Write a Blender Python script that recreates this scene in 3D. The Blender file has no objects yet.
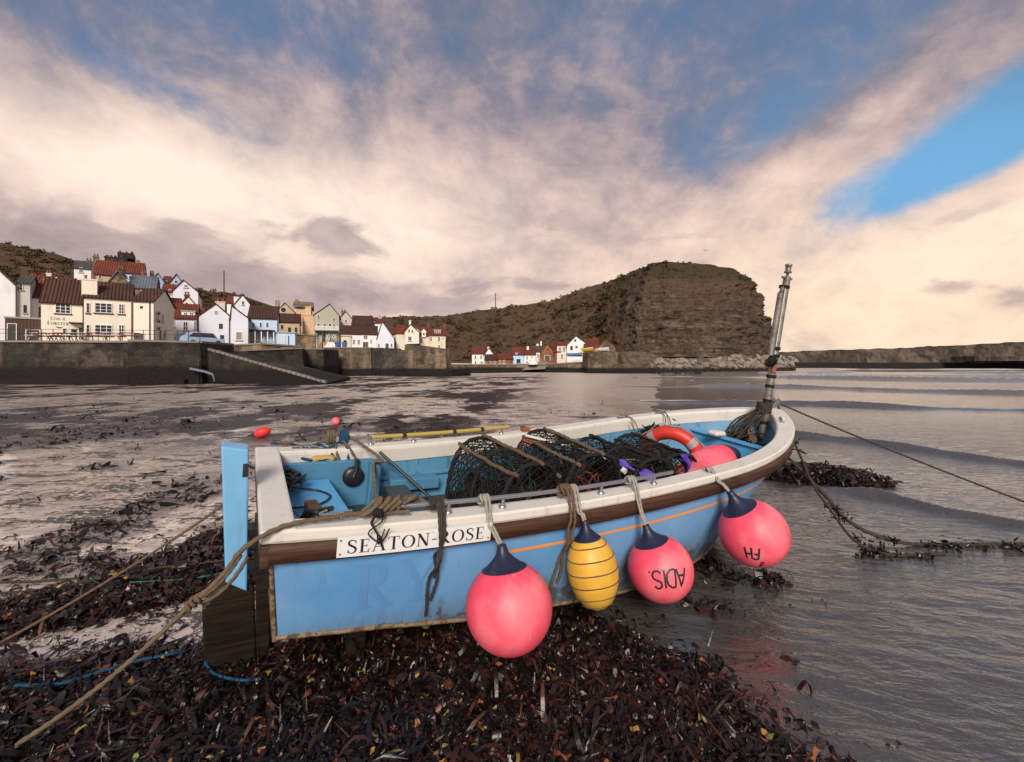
import bpy, bmesh, math, random
import numpy as np
from mathutils import Vector, Matrix, Euler
random.seed(7); RNG = np.random.default_rng(7)
S = bpy.context.scene
COL = S.collection
R = math.radians

# ------------------------------------------------------------------ camera
CAMH, FPX, HV = 1.85, 455.0, 364.0
cam = bpy.data.cameras.new('camera'); cam_o = bpy.data.objects.new('camera', cam); COL.objects.link(cam_o)
cam_o.location = (0, 0, CAMH); cam_o.rotation_euler = (R(90), 0, 0)
cam.sensor_width = 36.0; cam.lens = FPX * 36.0 / 1024.0
cam.shift_y = -(381.0 - HV) / 1024.0
cam.clip_start = 0.05; cam.clip_end = 6000
S.camera = cam_o

# ------------------------------------------------------------------ node helpers
class V:
    def __init__(s, t, sock): s.t, s.k = t, sock
    def _m(s, op, o=None, c=None, sw=False):
        n = s.t.nodes.new('ShaderNodeMath'); n.operation = op
        a, b = (o, s) if sw else (s, o)
        for i, x in enumerate((a, b, c)):
            if x is None: continue
            if isinstance(x, V): s.t.links.new(x.k, n.inputs[i])
            else: n.inputs[i].default_value = x
        return V(s.t, n.outputs[0])
    def __add__(s, o): return s._m('ADD', o)
    __radd__ = __add__
    def __sub__(s, o): return s._m('SUBTRACT', o)
    def __rsub__(s, o): return s._m('SUBTRACT', o, sw=True)
    def __mul__(s, o): return s._m('MULTIPLY', o)
    __rmul__ = __mul__
    def __truediv__(s, o): return s._m('DIVIDE', o)
    def __pow__(s, o): return s._m('POWER', o)
    def mx(s, o): return s._m('MAXIMUM', o)
    def mn(s, o): return s._m('MINIMUM', o)
    def step(s, a, b):
        n = s.t.nodes.new('ShaderNodeMapRange'); n.interpolation_type = 'SMOOTHSTEP'
        s.t.links.new(s.k, n.inputs['Value']); n.inputs['From Min'].default_value = a; n.inputs['From Max'].default_value = b
        return V(s.t, n.outputs['Result'])
class NT:
    def __init__(s, tree): s.t = tree
    def new(s, typ, **kw):
        n = s.t.nodes.new(typ)
        for k, v in kw.items(): setattr(n, k, v)
        return n
    def put(s, sock, x):
        if isinstance(x, V): s.t.links.new(x.k, sock)
        elif isinstance(x, (tuple, list)) and len(x) == 3 and len(sock.default_value) == 4: sock.default_value = (*x, 1)
        else: sock.default_value = x
    def coord(s, which='Object'): return V(s.t, s.new('ShaderNodeTexCoord').outputs[which])
    def pos(s): return V(s.t, s.new('ShaderNodeNewGeometry').outputs['Position'])
    def sep(s, v):
        n = s.new('ShaderNodeSeparateXYZ'); s.put(n.inputs[0], v); return [V(s.t, o) for o in n.outputs]
    def comb(s, x, y, z):
        n = s.new('ShaderNodeCombineXYZ')
        for i, a in enumerate((x, y, z)): s.put(n.inputs[i], a)
        return V(s.t, n.outputs[0])
    def scale(s, v, sc):
        n = s.new('ShaderNodeMapping'); s.put(n.inputs['Vector'], v); n.inputs['Scale'].default_value = sc if isinstance(sc, tuple) else (sc,) * 3
        return V(s.t, n.outputs[0])
    def noise(s, v, sc=1, det=4, ro=.55, dist=0, lac=2.0):
        n = s.new('ShaderNodeTexNoise'); s.put(n.inputs['Vector'], v)
        n.inputs['Scale'].default_value = sc; n.inputs['Detail'].default_value = det; n.inputs['Roughness'].default_value = ro
        n.inputs['Distortion'].default_value = dist; n.inputs['Lacunarity'].default_value = lac
        return V(s.t, n.outputs['Fac'])
    def vor(s, v, sc=1, feat='F1', out='Distance'):
        n = s.new('ShaderNodeTexVoronoi', feature=feat); s.put(n.inputs['Vector'], v); n.inputs['Scale'].default_value = sc
        return V(s.t, n.outputs[out])
    def wave(s, v, sc=1, dist=0, dsc=1, dirn='X', prof='SIN'):
        n = s.new('ShaderNodeTexWave', bands_direction=dirn, wave_profile=prof); s.put(n.inputs['Vector'], v)
        n.inputs['Scale'].default_value = sc; n.inputs['Distortion'].default_value = dist; n.inputs['Detail Scale'].default_value = dsc
        return V(s.t, n.outputs['Fac'])
    def ramp(s, f, stops, interp='LINEAR'):
        n = s.new('ShaderNodeValToRGB'); s.put(n.inputs[0], f); cr = n.color_ramp; cr.interpolation = interp
        while len(cr.elements) < len(stops): cr.elements.new(.5)
        for e, (p, c) in zip(cr.elements, stops): e.position = p; e.color = (*c, 1) if len(c) == 3 else c
        return V(s.t, n.outputs[0])
    def mix(s, f, a, b, mode='MIX'):
        n = s.new('ShaderNodeMix', data_type='RGBA', blend_type=mode)
        s.put(n.inputs[0], f); s.put(n.inputs[6], a); s.put(n.inputs[7], b); return V(s.t, n.outputs[2])
    def attr(s, name, out='Fac'):
        n = s.new('ShaderNodeAttribute', attribute_name=name); return V(s.t, n.outputs[out])
    def rand(s): return V(s.t, s.new('ShaderNodeObjectInfo').outputs['Random'])
    def bump(s, h, strength=.3, dist=.01):
        n = s.new('ShaderNodeBump'); s.put(n.inputs['Height'], h); n.inputs['Strength'].default_value = strength; n.inputs['Distance'].default_value = dist
        return V(s.t, n.outputs[0])

MATS = {}
def mat(name, col=(.5, .5, .5), rough=.6, metal=0., spec=.5, build=None, **kw):
    m = bpy.data.materials.new(name); m.use_nodes = True; MATS[name] = m
    t = NT(m.node_tree); b = m.node_tree.nodes['Principled BSDF']
    t.put(b.inputs['Base Color'], col); t.put(b.inputs['Roughness'], rough); t.put(b.inputs['Metallic'], metal); t.put(b.inputs['Specular IOR Level'], spec)
    for k, v in kw.items(): t.put(b.inputs[k], v)
    if build:
        o = build(t) or {}
        for k, v in o.items(): t.put(b.inputs[k], v)
    return m

# ------------------------------------------------------------------ sky
SUN_AZ, SUN_EL = R(180), R(30)        # azimuth clockwise from +Y : behind the camera
w = bpy.data.worlds.new('World'); S.world = w; w.use_nodes = True
t = NT(w.node_tree); bg = w.node_tree.nodes['Background']
SKYS = 0.1
def azel(u, v):
    x, z = (u - 512) / FPX, (HV - v) / FPX
    return math.atan2(x, 1), math.atan2(z, math.hypot(x, 1))
def build_sky():
    sky = t.new('ShaderNodeTexSky', sky_type='NISHITA'); sky.sun_disc = False
    sky.sun_elevation = SUN_EL; sky.sun_rotation = SUN_AZ; sky.air_density = 1.0; sky.dust_density = 0.6; sky.ozone_density = 2.0
    skyc = V(w.node_tree, sky.outputs[0])
    g = t.coord('Generated')
    x, y, z = t.sep(g)
    z = z._m('MAXIMUM', 0.0)
    az = x._m('ARCTAN2', y)
    el = z._m('ARCSINE')
    def blob(u, v, ru, rv, rot=0.0):
        a0, e0 = azel(u, v); da = az - a0; de = el - e0
        c, s = math.cos(rot), math.sin(rot)
        p = (da * c + de * s) / ru; q = (de * c - da * s) / rv
        return ((p * p + q * q) * -1.0)._m('EXPONENT')
    # clouds lie on a plane overhead, drawn out a little along the wind
    inv = z + 0.62
    px, py = x / inv, y / inv
    warp = t.noise(t.comb(px * .9, py * .7, 3.0), 1.0, 3)
    n1 = t.noise(t.comb(px * 1.9 + warp * 1.0, py * 1.45 + warp * .9, 0.0), 1.0, 9, .60)
    n2 = t.noise(t.comb(px * 5.0 + py * .6 + warp * 2.6, py * 3.6 + warp * 2.0, 7.0), 1.0, 9, .62)
    inv2 = z + 0.15
    n5 = t.noise(t.comb((x * 2.2) / inv2 + warp * 1.5, (y * .42) / inv2 + warp, 5.0), 1.0, 7, .58)   # fine streaks
    n3 = t.noise(t.comb(az * 3.2, el * 7.5, 11.0), 1.6, 8, .58, 0.5)       # low cumulus
    n4 = t.noise(t.comb(az * 6.0, el * 12, 21.0), 1.5, 7, .6, .3)
    gap = blob(940, 165, .21, .052, .50) * .95 + blob(1030, 120, .12, .05, .5) * .6 + blob(680, 15, .50, .12, .05) * .30 + blob(250, 20, .34, .10) * .42 + blob(130, 75, .16, .04, -.2) * .3 + blob(840, 195, .07, .03, .5) * .35 + blob(180, 105, .14, .035, -.2) * .28 + blob(840, 45, .2, .07, .4) * .22
    fill = blob(420, 190, .55, .20) * .42 + blob(80, 165, .40, .10) * .42 + blob(880, 105, .42, .045, .46) * .50 + blob(960, 260, .4, .10) * .5 + blob(490, 75, .14, .12, .3) * .20 + blob(60, 60, .2, .08) * .18
    low = (el * -1.0 + .36).step(0.0, .22)
    n6 = t.noise(t.comb(az * 7.0 + warp * 2.0, el * 11.0 + az * 1.5 + warp * 2.0, 31.0), 1.0, 9, .66, .25)
    dens = .70 + (n1 - .5) * 1.15 + (n2 - .5) * .85 + (n6 - .5) * .75 + (n5 - .5) * .18 - gap * 1.05 + fill * .9 + low * .6
    cover = dens.step(.08, .84)
    hi = el.step(.12, .62)
    tone = .55 + (n2 - .5) * 1.1 + (n6 - .5) * .85 + (n5 - .5) * .12 + (n1 - .5) * .7 + fill * .30 - hi * .38
    ccol = t.ramp(tone, [(0, (.125, .15, .215)), (.20, (.215, .20, .25)), (.42, (.405, .315, .33)), (.66, (.63, .475, .43)), (1, (.86, .70, .59))])
    warm = blob(960, 300, .60, .22) * .8 + blob(700, 330, .7, .10) * .5
    ccol = t.mix((warm * (.70 + (n2 - .5) * .8 + (n6 - .5) * .9)).mn(.85), ccol, (.96, .74, .53))
    glow = blob(360, 225, .34, .13) * .75 + blob(110, 165, .32, .085) * .80 + blob(1000, 230, .3, .06) * .5
    ccol = t.mix((glow * (n2 * .8 + n6 * .9 + .05)).mn(.92), ccol, (.95, .775, .64))
    # low mauve clouds standing over the village and a few over the sea
    dark = (blob(50, 238, .15, .06) * 1.1 + blob(345, 238, .12, .05) * .85 + blob(165, 262, .18, .05) * .95 + blob(400, 298, .24, .045) * .9
            + blob(180, 228, .05, .03) * .6 + blob(955, 285, .055, .022) * .9 + blob(1020, 298, .03, .02) * .7 + blob(560, 290, .20, .03) * .6 + blob(640, 170, .45, .07, .25) * .42 + blob(880, 240, .25, .03, .15) * .4 + blob(700, 235, .3, .03) * .35 + blob(250, 285, .15, .04) * .5)
    dm = (dark * .95 + (n3 - .5) * 2.6 + (n4 - .5) * 1.3 - .30).step(.0, .60) * dark.step(.03, .35)
    ccol = t.mix(dm * .80, ccol, t.mix(n4.step(.3, .7), (.28, .22, .23), (.46, .36, .36)))
    blue = t.mix(1.0, skyc, (.075, .105, .125), 'MULTIPLY')
    bluel = t.mix(blob(940, 165, .3, .14).mn(1.0), (.11, .168, .275), (.17, .41, .64))
    blue = t.mix(.72, blue, bluel)
    col = t.mix(cover, blue, ccol)
    col = t.mix(1.0, col, (1 / SKYS,) * 3, 'MULTIPLY')
    w.node_tree.links.new(col.k, bg.inputs['Color'])
    bg.inputs['Strength'].default_value = SKYS
build_sky()
# ------------------------------------------------------------------ sun (low, veiled)
sl = bpy.data.lights.new('sun', 'SUN'); sl.energy = 3.4; sl.angle = R(20); sl.color = (1, .91, .82)
so = bpy.data.objects.new('sun', sl); COL.objects.link(so)
sd = Vector((math.sin(SUN_AZ) * math.cos(SUN_EL), math.cos(SUN_AZ) * math.cos(SUN_EL), math.sin(SUN_EL)))
so.rotation_euler = sd.to_track_quat('Z', 'Y').to_euler()
S.view_settings.view_transform = 'Standard'; S.view_settings.look = 'None'; S.view_settings.gamma = 1; S.view_settings.exposure = 0.25
S.render.engine = 'CYCLES'; S.cycles.max_bounces = 6; S.cycles.use_denoising = True

# ------------------------------------------------------------------ object helpers
def tag(o, label=None, cat=None, group=None, kind=None):
    if label: o['label'] = label
    if cat: o['category'] = cat
    if group: o['group'] = group
    if kind: o['kind'] = kind
    return o
def empty(name, label, cat, loc=(0, 0, 0), rot=(0, 0, 0), group=None, kind=None):
    o = bpy.data.objects.new(name, None); o.empty_display_size = .2; COL.objects.link(o)
    o.location = loc; o.rotation_euler = rot
    return tag(o, label, cat, group, kind)
class MB:
    def __init__(s): s.v = []; s.f = []; s.m = []; s.sm = []
    def add(s, vs, fs, mi=0, smooth=False):
        b = len(s.v); s.v.extend(tuple(p) for p in vs)
        for f in fs: s.f.append([i + b for i in f]); s.m.append(mi); s.sm.append(smooth)
        return s
    def box(s, lo, hi, mi=0, M=None):
        (a, b, c), (d, e, f) = lo, hi
        vs = [Vector(p) for p in ((a, b, c), (d, b, c), (d, e, c), (a, e, c), (a, b, f), (d, b, f), (d, e, f), (a, e, f))]
        if M: vs = [M @ p for p in vs]
        return s.add(vs, [(0, 3, 2, 1), (4, 5, 6, 7), (0, 1, 5, 4), (1, 2, 6, 5), (2, 3, 7, 6), (3, 0, 4, 7)], mi)
    def grid(s, rows, mi=0, smooth=True, close=False, flip=False):
        n = len(rows[0]); vs = [p for r in rows for p in r]; fs = []
        for i in range(len(rows) - 1):
            for j in range(n if close else n - 1):
                k = (j + 1) % n; q = (i * n + j, i * n + k, (i + 1) * n + k, (i + 1) * n + j)
                fs.append(q[::-1] if flip else q)
        return s.add(vs, fs, mi, smooth)
    def tube(s, pts, r, n=8, mi=0, cap=True, twist=0.0, lobes=0, amp=.0):
        pts = [Vector(p) for p in pts]; rows = []; up = Vector((.13, .21, 1)); L = 0
        prev = None
        for i, p in enumerate(pts):
            d = (pts[min(i + 1, len(pts) - 1)] - pts[max(i - 1, 0)])
            if d.length < 1e-9: d = Vector((0, 0, 1))
            d.normalize()
            if prev is None: a = d.cross(up); a = a if a.length > 1e-4 else d.cross(Vector((1, 0, 0)))
            else: a = prev - d * prev.dot(d)
            a.normalize(); prev = a; b = d.cross(a)
            if i: L += (p - pts[i - 1]).length
            rr = r[i] if isinstance(r, (list, tuple)) else r
            row = []
            for k in range(n):
                th = 2 * math.pi * k / n; q = rr
                if lobes: q = rr * (1 + amp * math.cos(lobes * (th - twist * L)))
                row.append(p + a * (math.cos(th) * q) + b * (math.sin(th) * q))
            rows.append(row)
        s.grid(rows, mi, True, True)
        if cap:
            s.add(rows[0], [tuple(range(n))[::-1]], mi); s.add(rows[-1], [tuple(range(n))], mi)
        return s
    def lathe(s, prof, c=(0, 0, 0), M=None, n=24, mi=0):
        rows = []
        for r, z in prof:
            row = [Vector((r * math.cos(2 * math.pi * k / n), r * math.sin(2 * math.pi * k / n), z)) for k in range(n)]
            rows.append([(M @ p if M else p) + Vector(c) for p in row])
        s.grid(rows, mi, True, True)
        s.add(rows[0], [tuple(range(n))[::-1]], mi); s.add(rows[-1], [tuple(range(n))], mi)
        return s
    def prism(s, poly, a0, a1, axis, mi=0):
        # polygon in the two other axes, swept along axis
        def P(q, a): return {'x': (a, q[0], q[1]), 'y': (q[0], a, q[1]), 'z': (q[0], q[1], a)}[axis]
        n = len(poly); vs = [P(q, a0) for q in poly] + [P(q, a1) for q in poly]
        fs = [tuple(range(n))[::-1], tuple(range(n, 2 * n))] + [(i, (i + 1) % n, n + (i + 1) % n, n + i) for i in range(n)]
        return s.add(vs, fs, mi)
    def build(s, name, mats, parent=None, bevel=0, label=None, cat=None, group=None, kind=None, loc=None, fixn=True):
        me = bpy.data.meshes.new(name); me.from_pydata([tuple(v) for v in s.v], [], s.f)
        for m in (mats if isinstance(mats, (list, tuple)) else [mats]): me.materials.append(MATS[m] if isinstance(m, str) else m)
        me.polygons.foreach_set('material_index', s.m); me.polygons.foreach_set('use_smooth', s.sm)
        if fixn or bevel:
            bm = bmesh.new(); bm.from_mesh(me)
            if fixn: bmesh.ops.recalc_face_normals(bm, faces=bm.faces)
            if bevel:
                ed = [e for e in bm.edges if len(e.link_faces) == 2 and e.calc_face_angle(0) > .6]
                bmesh.ops.bevel(bm, geom=ed, offset=bevel, segments=2, affect='EDGES', profile=.5, clamp_overlap=True)
            bm.to_mesh(me); bm.free()
        me.update()
        o = bpy.data.objects.new(name, me); COL.objects.link(o)
        if parent: o.parent = parent
        if loc: o.location = loc
        return tag(o, label, cat, group, kind)
def fast_mesh(name, verts, quads, mats, smooth=False, attrs=None, mi=None, **kw):
    me = bpy.data.meshes.new(name); nv, nf = len(verts), len(quads); k = quads.shape[1]
    me.vertices.add(nv); me.vertices.foreach_set('co', np.ascontiguousarray(verts, np.float32).ravel())
    me.loops.add(nf * k); me.loops.foreach_set('vertex_index', np.ascontiguousarray(quads, np.int32).ravel())
    me.polygons.add(nf); me.polygons.foreach_set('loop_start', np.arange(0, nf * k, k, dtype=np.int32))
    try: me.polygons.foreach_set('loop_total', np.full(nf, k, np.int32))
    except Exception: pass
    me.polygons.foreach_set('use_smooth', np.full(nf, smooth))
    for m in (mats if isinstance(mats, (list, tuple)) else [mats]): me.materials.append(MATS[m])
    if mi is not None: me.polygons.foreach_set('material_index', mi.astype(np.int32))
    me.update(calc_edges=True)
    for an, (typ, data) in (attrs or {}).items():
        a = me.attributes.new(an, typ, 'POINT')
        a.data.foreach_set('value' if typ == 'FLOAT' else 'color', np.ascontiguousarray(data, np.float32).ravel())
    me.validate()
    o = bpy.data.objects.new(name, me); COL.objects.link(o)
    return tag(o, **kw)
def catmull(pts, n=10):
    P = [Vector(p) for p in pts]; P = [P[0] * 2 - P[1]] + P + [P[-1] * 2 - P[-2]]; out = []
    for i in range(1, len(P) - 2):
        for k in range(n):
            u = k / n; a, b, c, d = P[i - 1], P[i], P[i + 1], P[i + 2]
            out.append(.5 * ((2 * b) + (c - a) * u + (2 * a - 5 * b + 4 * c - d) * u * u + (3 * b - a - 3 * c + d) * u ** 3))
    out.append(P[-2]); return out
def rope_mb(pts, r=.008, n=12, mb=None, smooth_n=0):
    mb = mb or MB(); p = catmull(pts, smooth_n) if smooth_n else [Vector(q) for q in pts]
    # resample evenly, about one step per radius
    d = [0]
    for a, b in zip(p, p[1:]): d.append(d[-1] + (b - a).length)
    step = max(r * 1.1, d[-1] / 900); m = max(2, int(d[-1] / step)); out = []; j = 0
    for i in range(m + 1):
        s_ = d[-1] * i / m
        while j < len(d) - 2 and d[j + 1] < s_: j += 1
        u = (s_ - d[j]) / max(d[j + 1] - d[j], 1e-9); out.append(p[j].lerp(p[j + 1], min(max(u, 0), 1)))
    return mb.tube(out, r, n, twist=1 / (r * 2.4), lobes=3, amp=.16)

# numpy value noise
def _h(i, j, sd):
    n = (i.astype(np.int64) * 374761393 + j.astype(np.int64) * 668265263 + sd * 1442695041) & 0xffffffff
    n = ((n ^ (n >> 13)) * 1274126177) & 0xffffffff
    return ((n ^ (n >> 16)) & 0xffff) / 65535.0
def vn(x, y, sd=0):
    x = np.asarray(x, float); y = np.asarray(y, float)
    i, j = np.floor(x), np.floor(y); u, v = x - i, y - j; u = u * u * (3 - 2 * u); v = v * v * (3 - 2 * v)
    a, b, c, d = _h(i, j, sd), _h(i + 1, j, sd), _h(i, j + 1, sd), _h(i + 1, j + 1, sd)
    return (a * (1 - u) + b * u) * (1 - v) + (c * (1 - u) + d * u) * v
def fbm(x, y, o=4, sd=0, g=.5):
    s, a, n = 0, 1, 0
    for k in range(o): s = s + a * vn(x * 2 ** k, y * 2 ** k, sd + k * 17); n += a; a *= g
    return s / n
def wp(u, v, Y): return Vector(((u - 512) * Y / FPX, Y, CAMH + (HV - v) * Y / FPX))
def gp(u, v, z=0.0):
    Y = FPX * (CAMH - z) / (v - HV); return ((u - 512) * Y / FPX, Y)
def in_poly(x, y, poly):
    c = np.zeros(x.shape, bool); n = len(poly)
    for i in range(n):
        (x1, y1), (x2, y2) = poly[i], poly[(i + 1) % n]
        if y1 == y2: continue
        c ^= ((y1 > y) != (y2 > y)) & (x < (x2 - x1) * (y - y1) / (y2 - y1) + x1)
    return c
def sst(x, a, b):
    q = np.clip((x - a) / (b - a), 0, 1); return q * q * (3 - 2 * q)
# ------------------------------------------------------------------ setting: shore line and ground
SEA = -0.05
SHX = np.array([(-400, -8), (-5, 1.0), (1.5, .55), (2.12, .70), (3.0, .75), (3.5, .45), (4.6, .75), (7, 2.3), (12, 4.9), (17, 5.8), (20, 6.2), (30, 9.5), (55, 18), (80, 26), (103, 31), (140, 48), (2500, 900)])
def shore(x, y):
    return np.asarray(x) - np.interp(y, SHX[:, 0], SHX[:, 1])
WEED_FORE = [gp(*q) for q in ((-260, 762), (-120, 700), (0, 690), (60, 672), (150, 652), (205, 640), (240, 628), (330, 600), (520, 560), (585, 590), (600, 640), (655, 662), (700, 652), (722, 678), (758, 706), (800, 762))] + [(1.6, 1.0), (-4, 1.0)]
WEED_POOL = [gp(*q) for q in ((640, 560), (700, 540), (790, 560), (795, 585), (730, 610), (668, 600))]
WEED_BAND = [gp(*q) for q in ((-200, 630), (0, 606), (60, 592), (130, 578), (215, 545), (300, 520), (420, 520), (420, 600), (216, 592), (150, 606), (90, 622), (0, 632), (-200, 660))]
PILE_C = (5.15, 7.65)
def pile(x, y):
    a, b = (x - PILE_C[0]), (y - PILE_C[1]); return np.clip(1 - (a / 1.02) ** 2 - ((b + .12 * a) / .72) ** 2, 0, 1) ** .55
def weed_mask(x, y):
    wx, wy = x + 1.0 * (fbm(x * 1.6, y * 1.6, 5, 5, .6) - .5), y + .55 * (fbm(x * 1.6, y * 1.6, 5, 9, .6) - .5)
    f = in_poly(wx, wy, WEED_FORE).astype(float)
    f = np.maximum(f, .55 * in_poly(wx, wy, WEED_POOL) * sst(fbm(x * 3, y * 3, 3, 77), .40, .6))
    f = np.maximum(f, .95 * in_poly(wx, wy, WEED_BAND))
    far = sst(fbm(x * .42 + 3, y * .30, 5, 31), .45, .54) * sst(y, 8.0, 10.5) * sst(-shore(x, y), .5, 2.0)
    near = sst(fbm(x * 1.1 + 8, y * 1.0, 5, 61), .54, .66) * .42 * sst(-x, 1.0, 1.8) * sst(y, 3.4, 4.2)
    return np.maximum(np.maximum(f, .85 * far), near)
def gz(x, y, detail=True):
    s = shore(x, y)
    z = SEA - .030 * s
    z = np.where(s < 0, SEA - .05 * s, z); z = np.clip(z, -.9, .03 + .0 * s)
    z = z - .17 * np.exp(-(((x + 1.75) / .75) ** 2 + ((y - 2.75) / .6) ** 2)) - .05 * np.exp(-(((x - .2) / 1.6) ** 2 + ((y - 3.9) / .9) ** 2))
    z = z - .17 * sst(y, 12, 42) * sst(-x, -4, 8)
    if detail:
        z = z + .05 * (fbm(x * .6, y * .6, 4, 2) - .5) + .018 * (fbm(x * 3, y * 3, 4, 3) - .5) * sst(40 - y, 0, 25)
        z = z + .06 * pile(x, y) * 3.4
    return z
def axis(lo, hi, step, dlo, dhi, ratio):
    c = list(np.arange(lo, hi, step)); s_ = step; a = c[-1]
    while a < dhi: s_ *= ratio; a += s_; c.append(a)
    s_ = step; a = c[0]; pre = []
    while a > dlo: s_ *= ratio; a -= s_; pre.append(a)
    return np.array(pre[::-1] + c)

def wet_sand(t):
    p = t.pos(); x, y, z = t.sep(p)
    flat = t.comb(x, y, 0.0)
    big = t.noise(flat, .22, 5, .6); mid = t.noise(flat, 1.6, 5, .6); fine = t.noise(flat, 34, 4, .7)
    weed = t.attr('weed')
    # strewn weed farther up the beach
    w1 = t.noise(t.comb(x * .30 + 4.0, y * .17, 0.0), 1.0, 8, .66, .3); w2 = t.noise(flat, 1.1, 6, .7)
    lim = t.noise(flat, .06, 3, .5)
    left = (x - y * .10 - .2).step(2.4, -2.2)
    farw = (w1 + (w2 - .5) * .34 + (lim - .5) * .5).step(.455, .52) * y.step(8, 12) * (x * 1.0 - y * .10 + 1.0).step(2.0, -2.5)
    farw = farw * (1.0 - y.step(60, 95))
    tiny = t.noise(t.comb(x * 1.0, y * 1.5, 2.0), 9.0, 7, .78); strk = t.noise(t.comb(x * .9, y * 2.6, 4.0), 1.0, 6, .7)
    specks = (tiny + (strk - .5) * .95 + (w2 - .5) * .5).step(.535, .58) * left * .94 * (1.0 - y.step(14, 40) * .6)
    wd = weed.mx(farw).mx(specks)
    bio = t.noise(flat, 14, 5, .8)
    film = (big * .55 + strk * .55 + (mid - .5) * .3).step(.40, .54)          # standing water between the ripples
    col = t.mix(mid, (.24, .188, .154), (.40, .32, .262))
    col = t.mix(film, col, (.54, .44, .365))  # paler colour under the film paints in the sky's bright reflection
    pale = (x + y * .40 + (lim - .5) * 7.0 + (w2 - .5) * 5.0).step(-2.0, 2.5) * y.step(8, 13) * (x - y * .31).step(.5, -7.0)
    col = t.mix(pale * .75, col, t.mix(mid, (.50, .405, .33), (.62, .51, .42)))
    wcol = t.ramp(bio, [(.3, (.004, .003, .003)), (.5, (.013, .008, .007)), (.68, (.032, .013, .010)), (.8, (.07, .035, .02))])
    col = t.mix(wd, col, wcol)
    dry = (pale * .9).mx(y.step(12, 30) * .55)
    rough = ((.18 - film * .145) * (1.0 - dry) + dry * .42) * (1.0 - wd) + wd * .55
    rip = t.noise(t.comb(x * 5.0, y * 16.0, 0.0), 1.0, 5, .6, .6)
    far = y.step(6, 30)
    h = rip * .0045 * (1.0 - film * .85) * (1.0 - far * .6) + fine * .0008 * (1.0 - film) + wd * bio * .05 + mid * .008 * (1.0 - film) - film * .004
    b = t.bump(h, .9, 1.0)
    return {'Base Color': col, 'Roughness': rough, 'Normal': b, 'Specular IOR Level': (.9 - wd * .62) * (1.0 - dry * .65), 'IOR': film * (1.0 - dry) * .70 + 1.45}
mat('wet_sand', spec=.95, build=wet_sand)
gx = axis(-4.2, 4.2, .028, -2600, 2600, 1.045); gy = axis(1.6, 8.5, .030, -200, 3000, 1.032)
GX, GY = np.meshgrid(gx, gy)
WM = weed_mask(GX, GY) * (GY < 16)
GZ = gz(GX, GY) + np.where(GY < 12, WM * (.0 + .05 * (fbm(GX * 5, GY * 5, 3, 41) - .35)), 0)
ny, nx = GX.shape
idx = np.arange(ny * nx).reshape(ny, nx)
quads = np.stack([idx[:-1, :-1], idx[:-1, 1:], idx[1:, 1:], idx[1:, :-1]], -1).reshape(-1, 4)
fast_mesh('beach', np.stack([GX, GY, GZ], -1).reshape(-1, 3), quads, 'wet_sand', True, {'weed': ('FLOAT', np.maximum(WM, pile(GX, GY) > .1).ravel())}, kind='structure')

# ------------------------------------------------------------------ sea
CRESTS = [  # crest lines (ground metres), half width, height
    ([gp(*q) for q in ((560, 436), (700, 433), (770, 432.5), (860, 441), (940, 452), (1040, 466), (1160, 486))], .24, .10),
    ([gp(*q) for q in ((820, 486), (880, 492), (950, 507), (1040, 526), (1150, 548))], .13, .055),
    ([gp(*q) for q in ((640, 401), (760, 402), (830, 404.5), (920, 408), (1040, 411), (1250, 418))], .45, .13),
    ([gp(*q) for q in ((600, 388), (700, 386), (790, 387), (900, 391), (1040, 394), (1300, 399))], .65, .15),
    ([gp(*q) for q in ((640, 378), (770, 377.5), (900, 380), (1040, 381.5), (1300, 384))], 1.2, .22),
    ([gp(*q) for q in ((660, 373.5), (800, 373), (1040, 374), (1300, 375))], 2.2, .28),
    ([gp(*q) for q in ((700, 370.2), (860, 369.6), (1040, 370), (1300, 370.3))], 4.0, .36)]
def dist_line(x, y, line):
    best = np.full(x.shape, 1e9); side = np.zeros(x.shape); along = np.zeros(x.shape); L = 0
    for (x1, y1), (x2, y2) in zip(line, line[1:]):
        dx, dy = x2 - x1, y2 - y1; l = math.hypot(dx, dy)
        u = np.clip(((x - x1) * dx + (y - y1) * dy) / l ** 2, 0, 1)
        ex, ey = x - x1 - u * dx, y - y1 - u * dy; d = np.hypot(ex, ey); m = d < best
        best = np.where(m, d, best); side = np.where(m, np.sign(dx * ey - dy * ex), side); along = np.where(m, L + u * l, along); L += l
    return best * side, along, L
wy = [1.0]
while wy[-1] < 420: wy.append(wy[-1] + max(.022, .0085 * wy[-1]))
wy = np.array(wy); c1 = np.concatenate([np.linspace(0, .42, 40, endpoint=False), np.linspace(.42, 2.6, 330, endpoint=False), np.linspace(2.6, 9, 60) ** 1.0])
WY = np.repeat(wy[:, None], len(c1), 1)
WX = np.interp(WY, SHX[:, 0], SHX[:, 1]) - 1.6 - .035 * WY + c1[None] * (WY * .9 + .6)
foam = np.zeros(WX.shape)
WZ = np.full(WX.shape, SEA)
rp = sst(shore(WX, WY), -.2, 1.6)
th = -.12; U_, V_ = WX * math.cos(th) + WY * math.sin(th), -WX * math.sin(th) + WY * math.cos(th)
nearw = sst(14 - WY, 0, 9)
WZ += nearw * rp * (.034 * (fbm(U_ * 1.2, V_ * 3.4, 4, 71, .55) - .5) + .020 * (fbm(U_ * 3.5 + 2 * fbm(U_, V_, 2, 3), V_ * 9, 3, 72) - .5))
WZ += (1 - nearw) * .02 * (fbm(WX * .8, WY * 1.5, 4, 73) - .5) * sst(WX, 1, 9)
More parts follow.
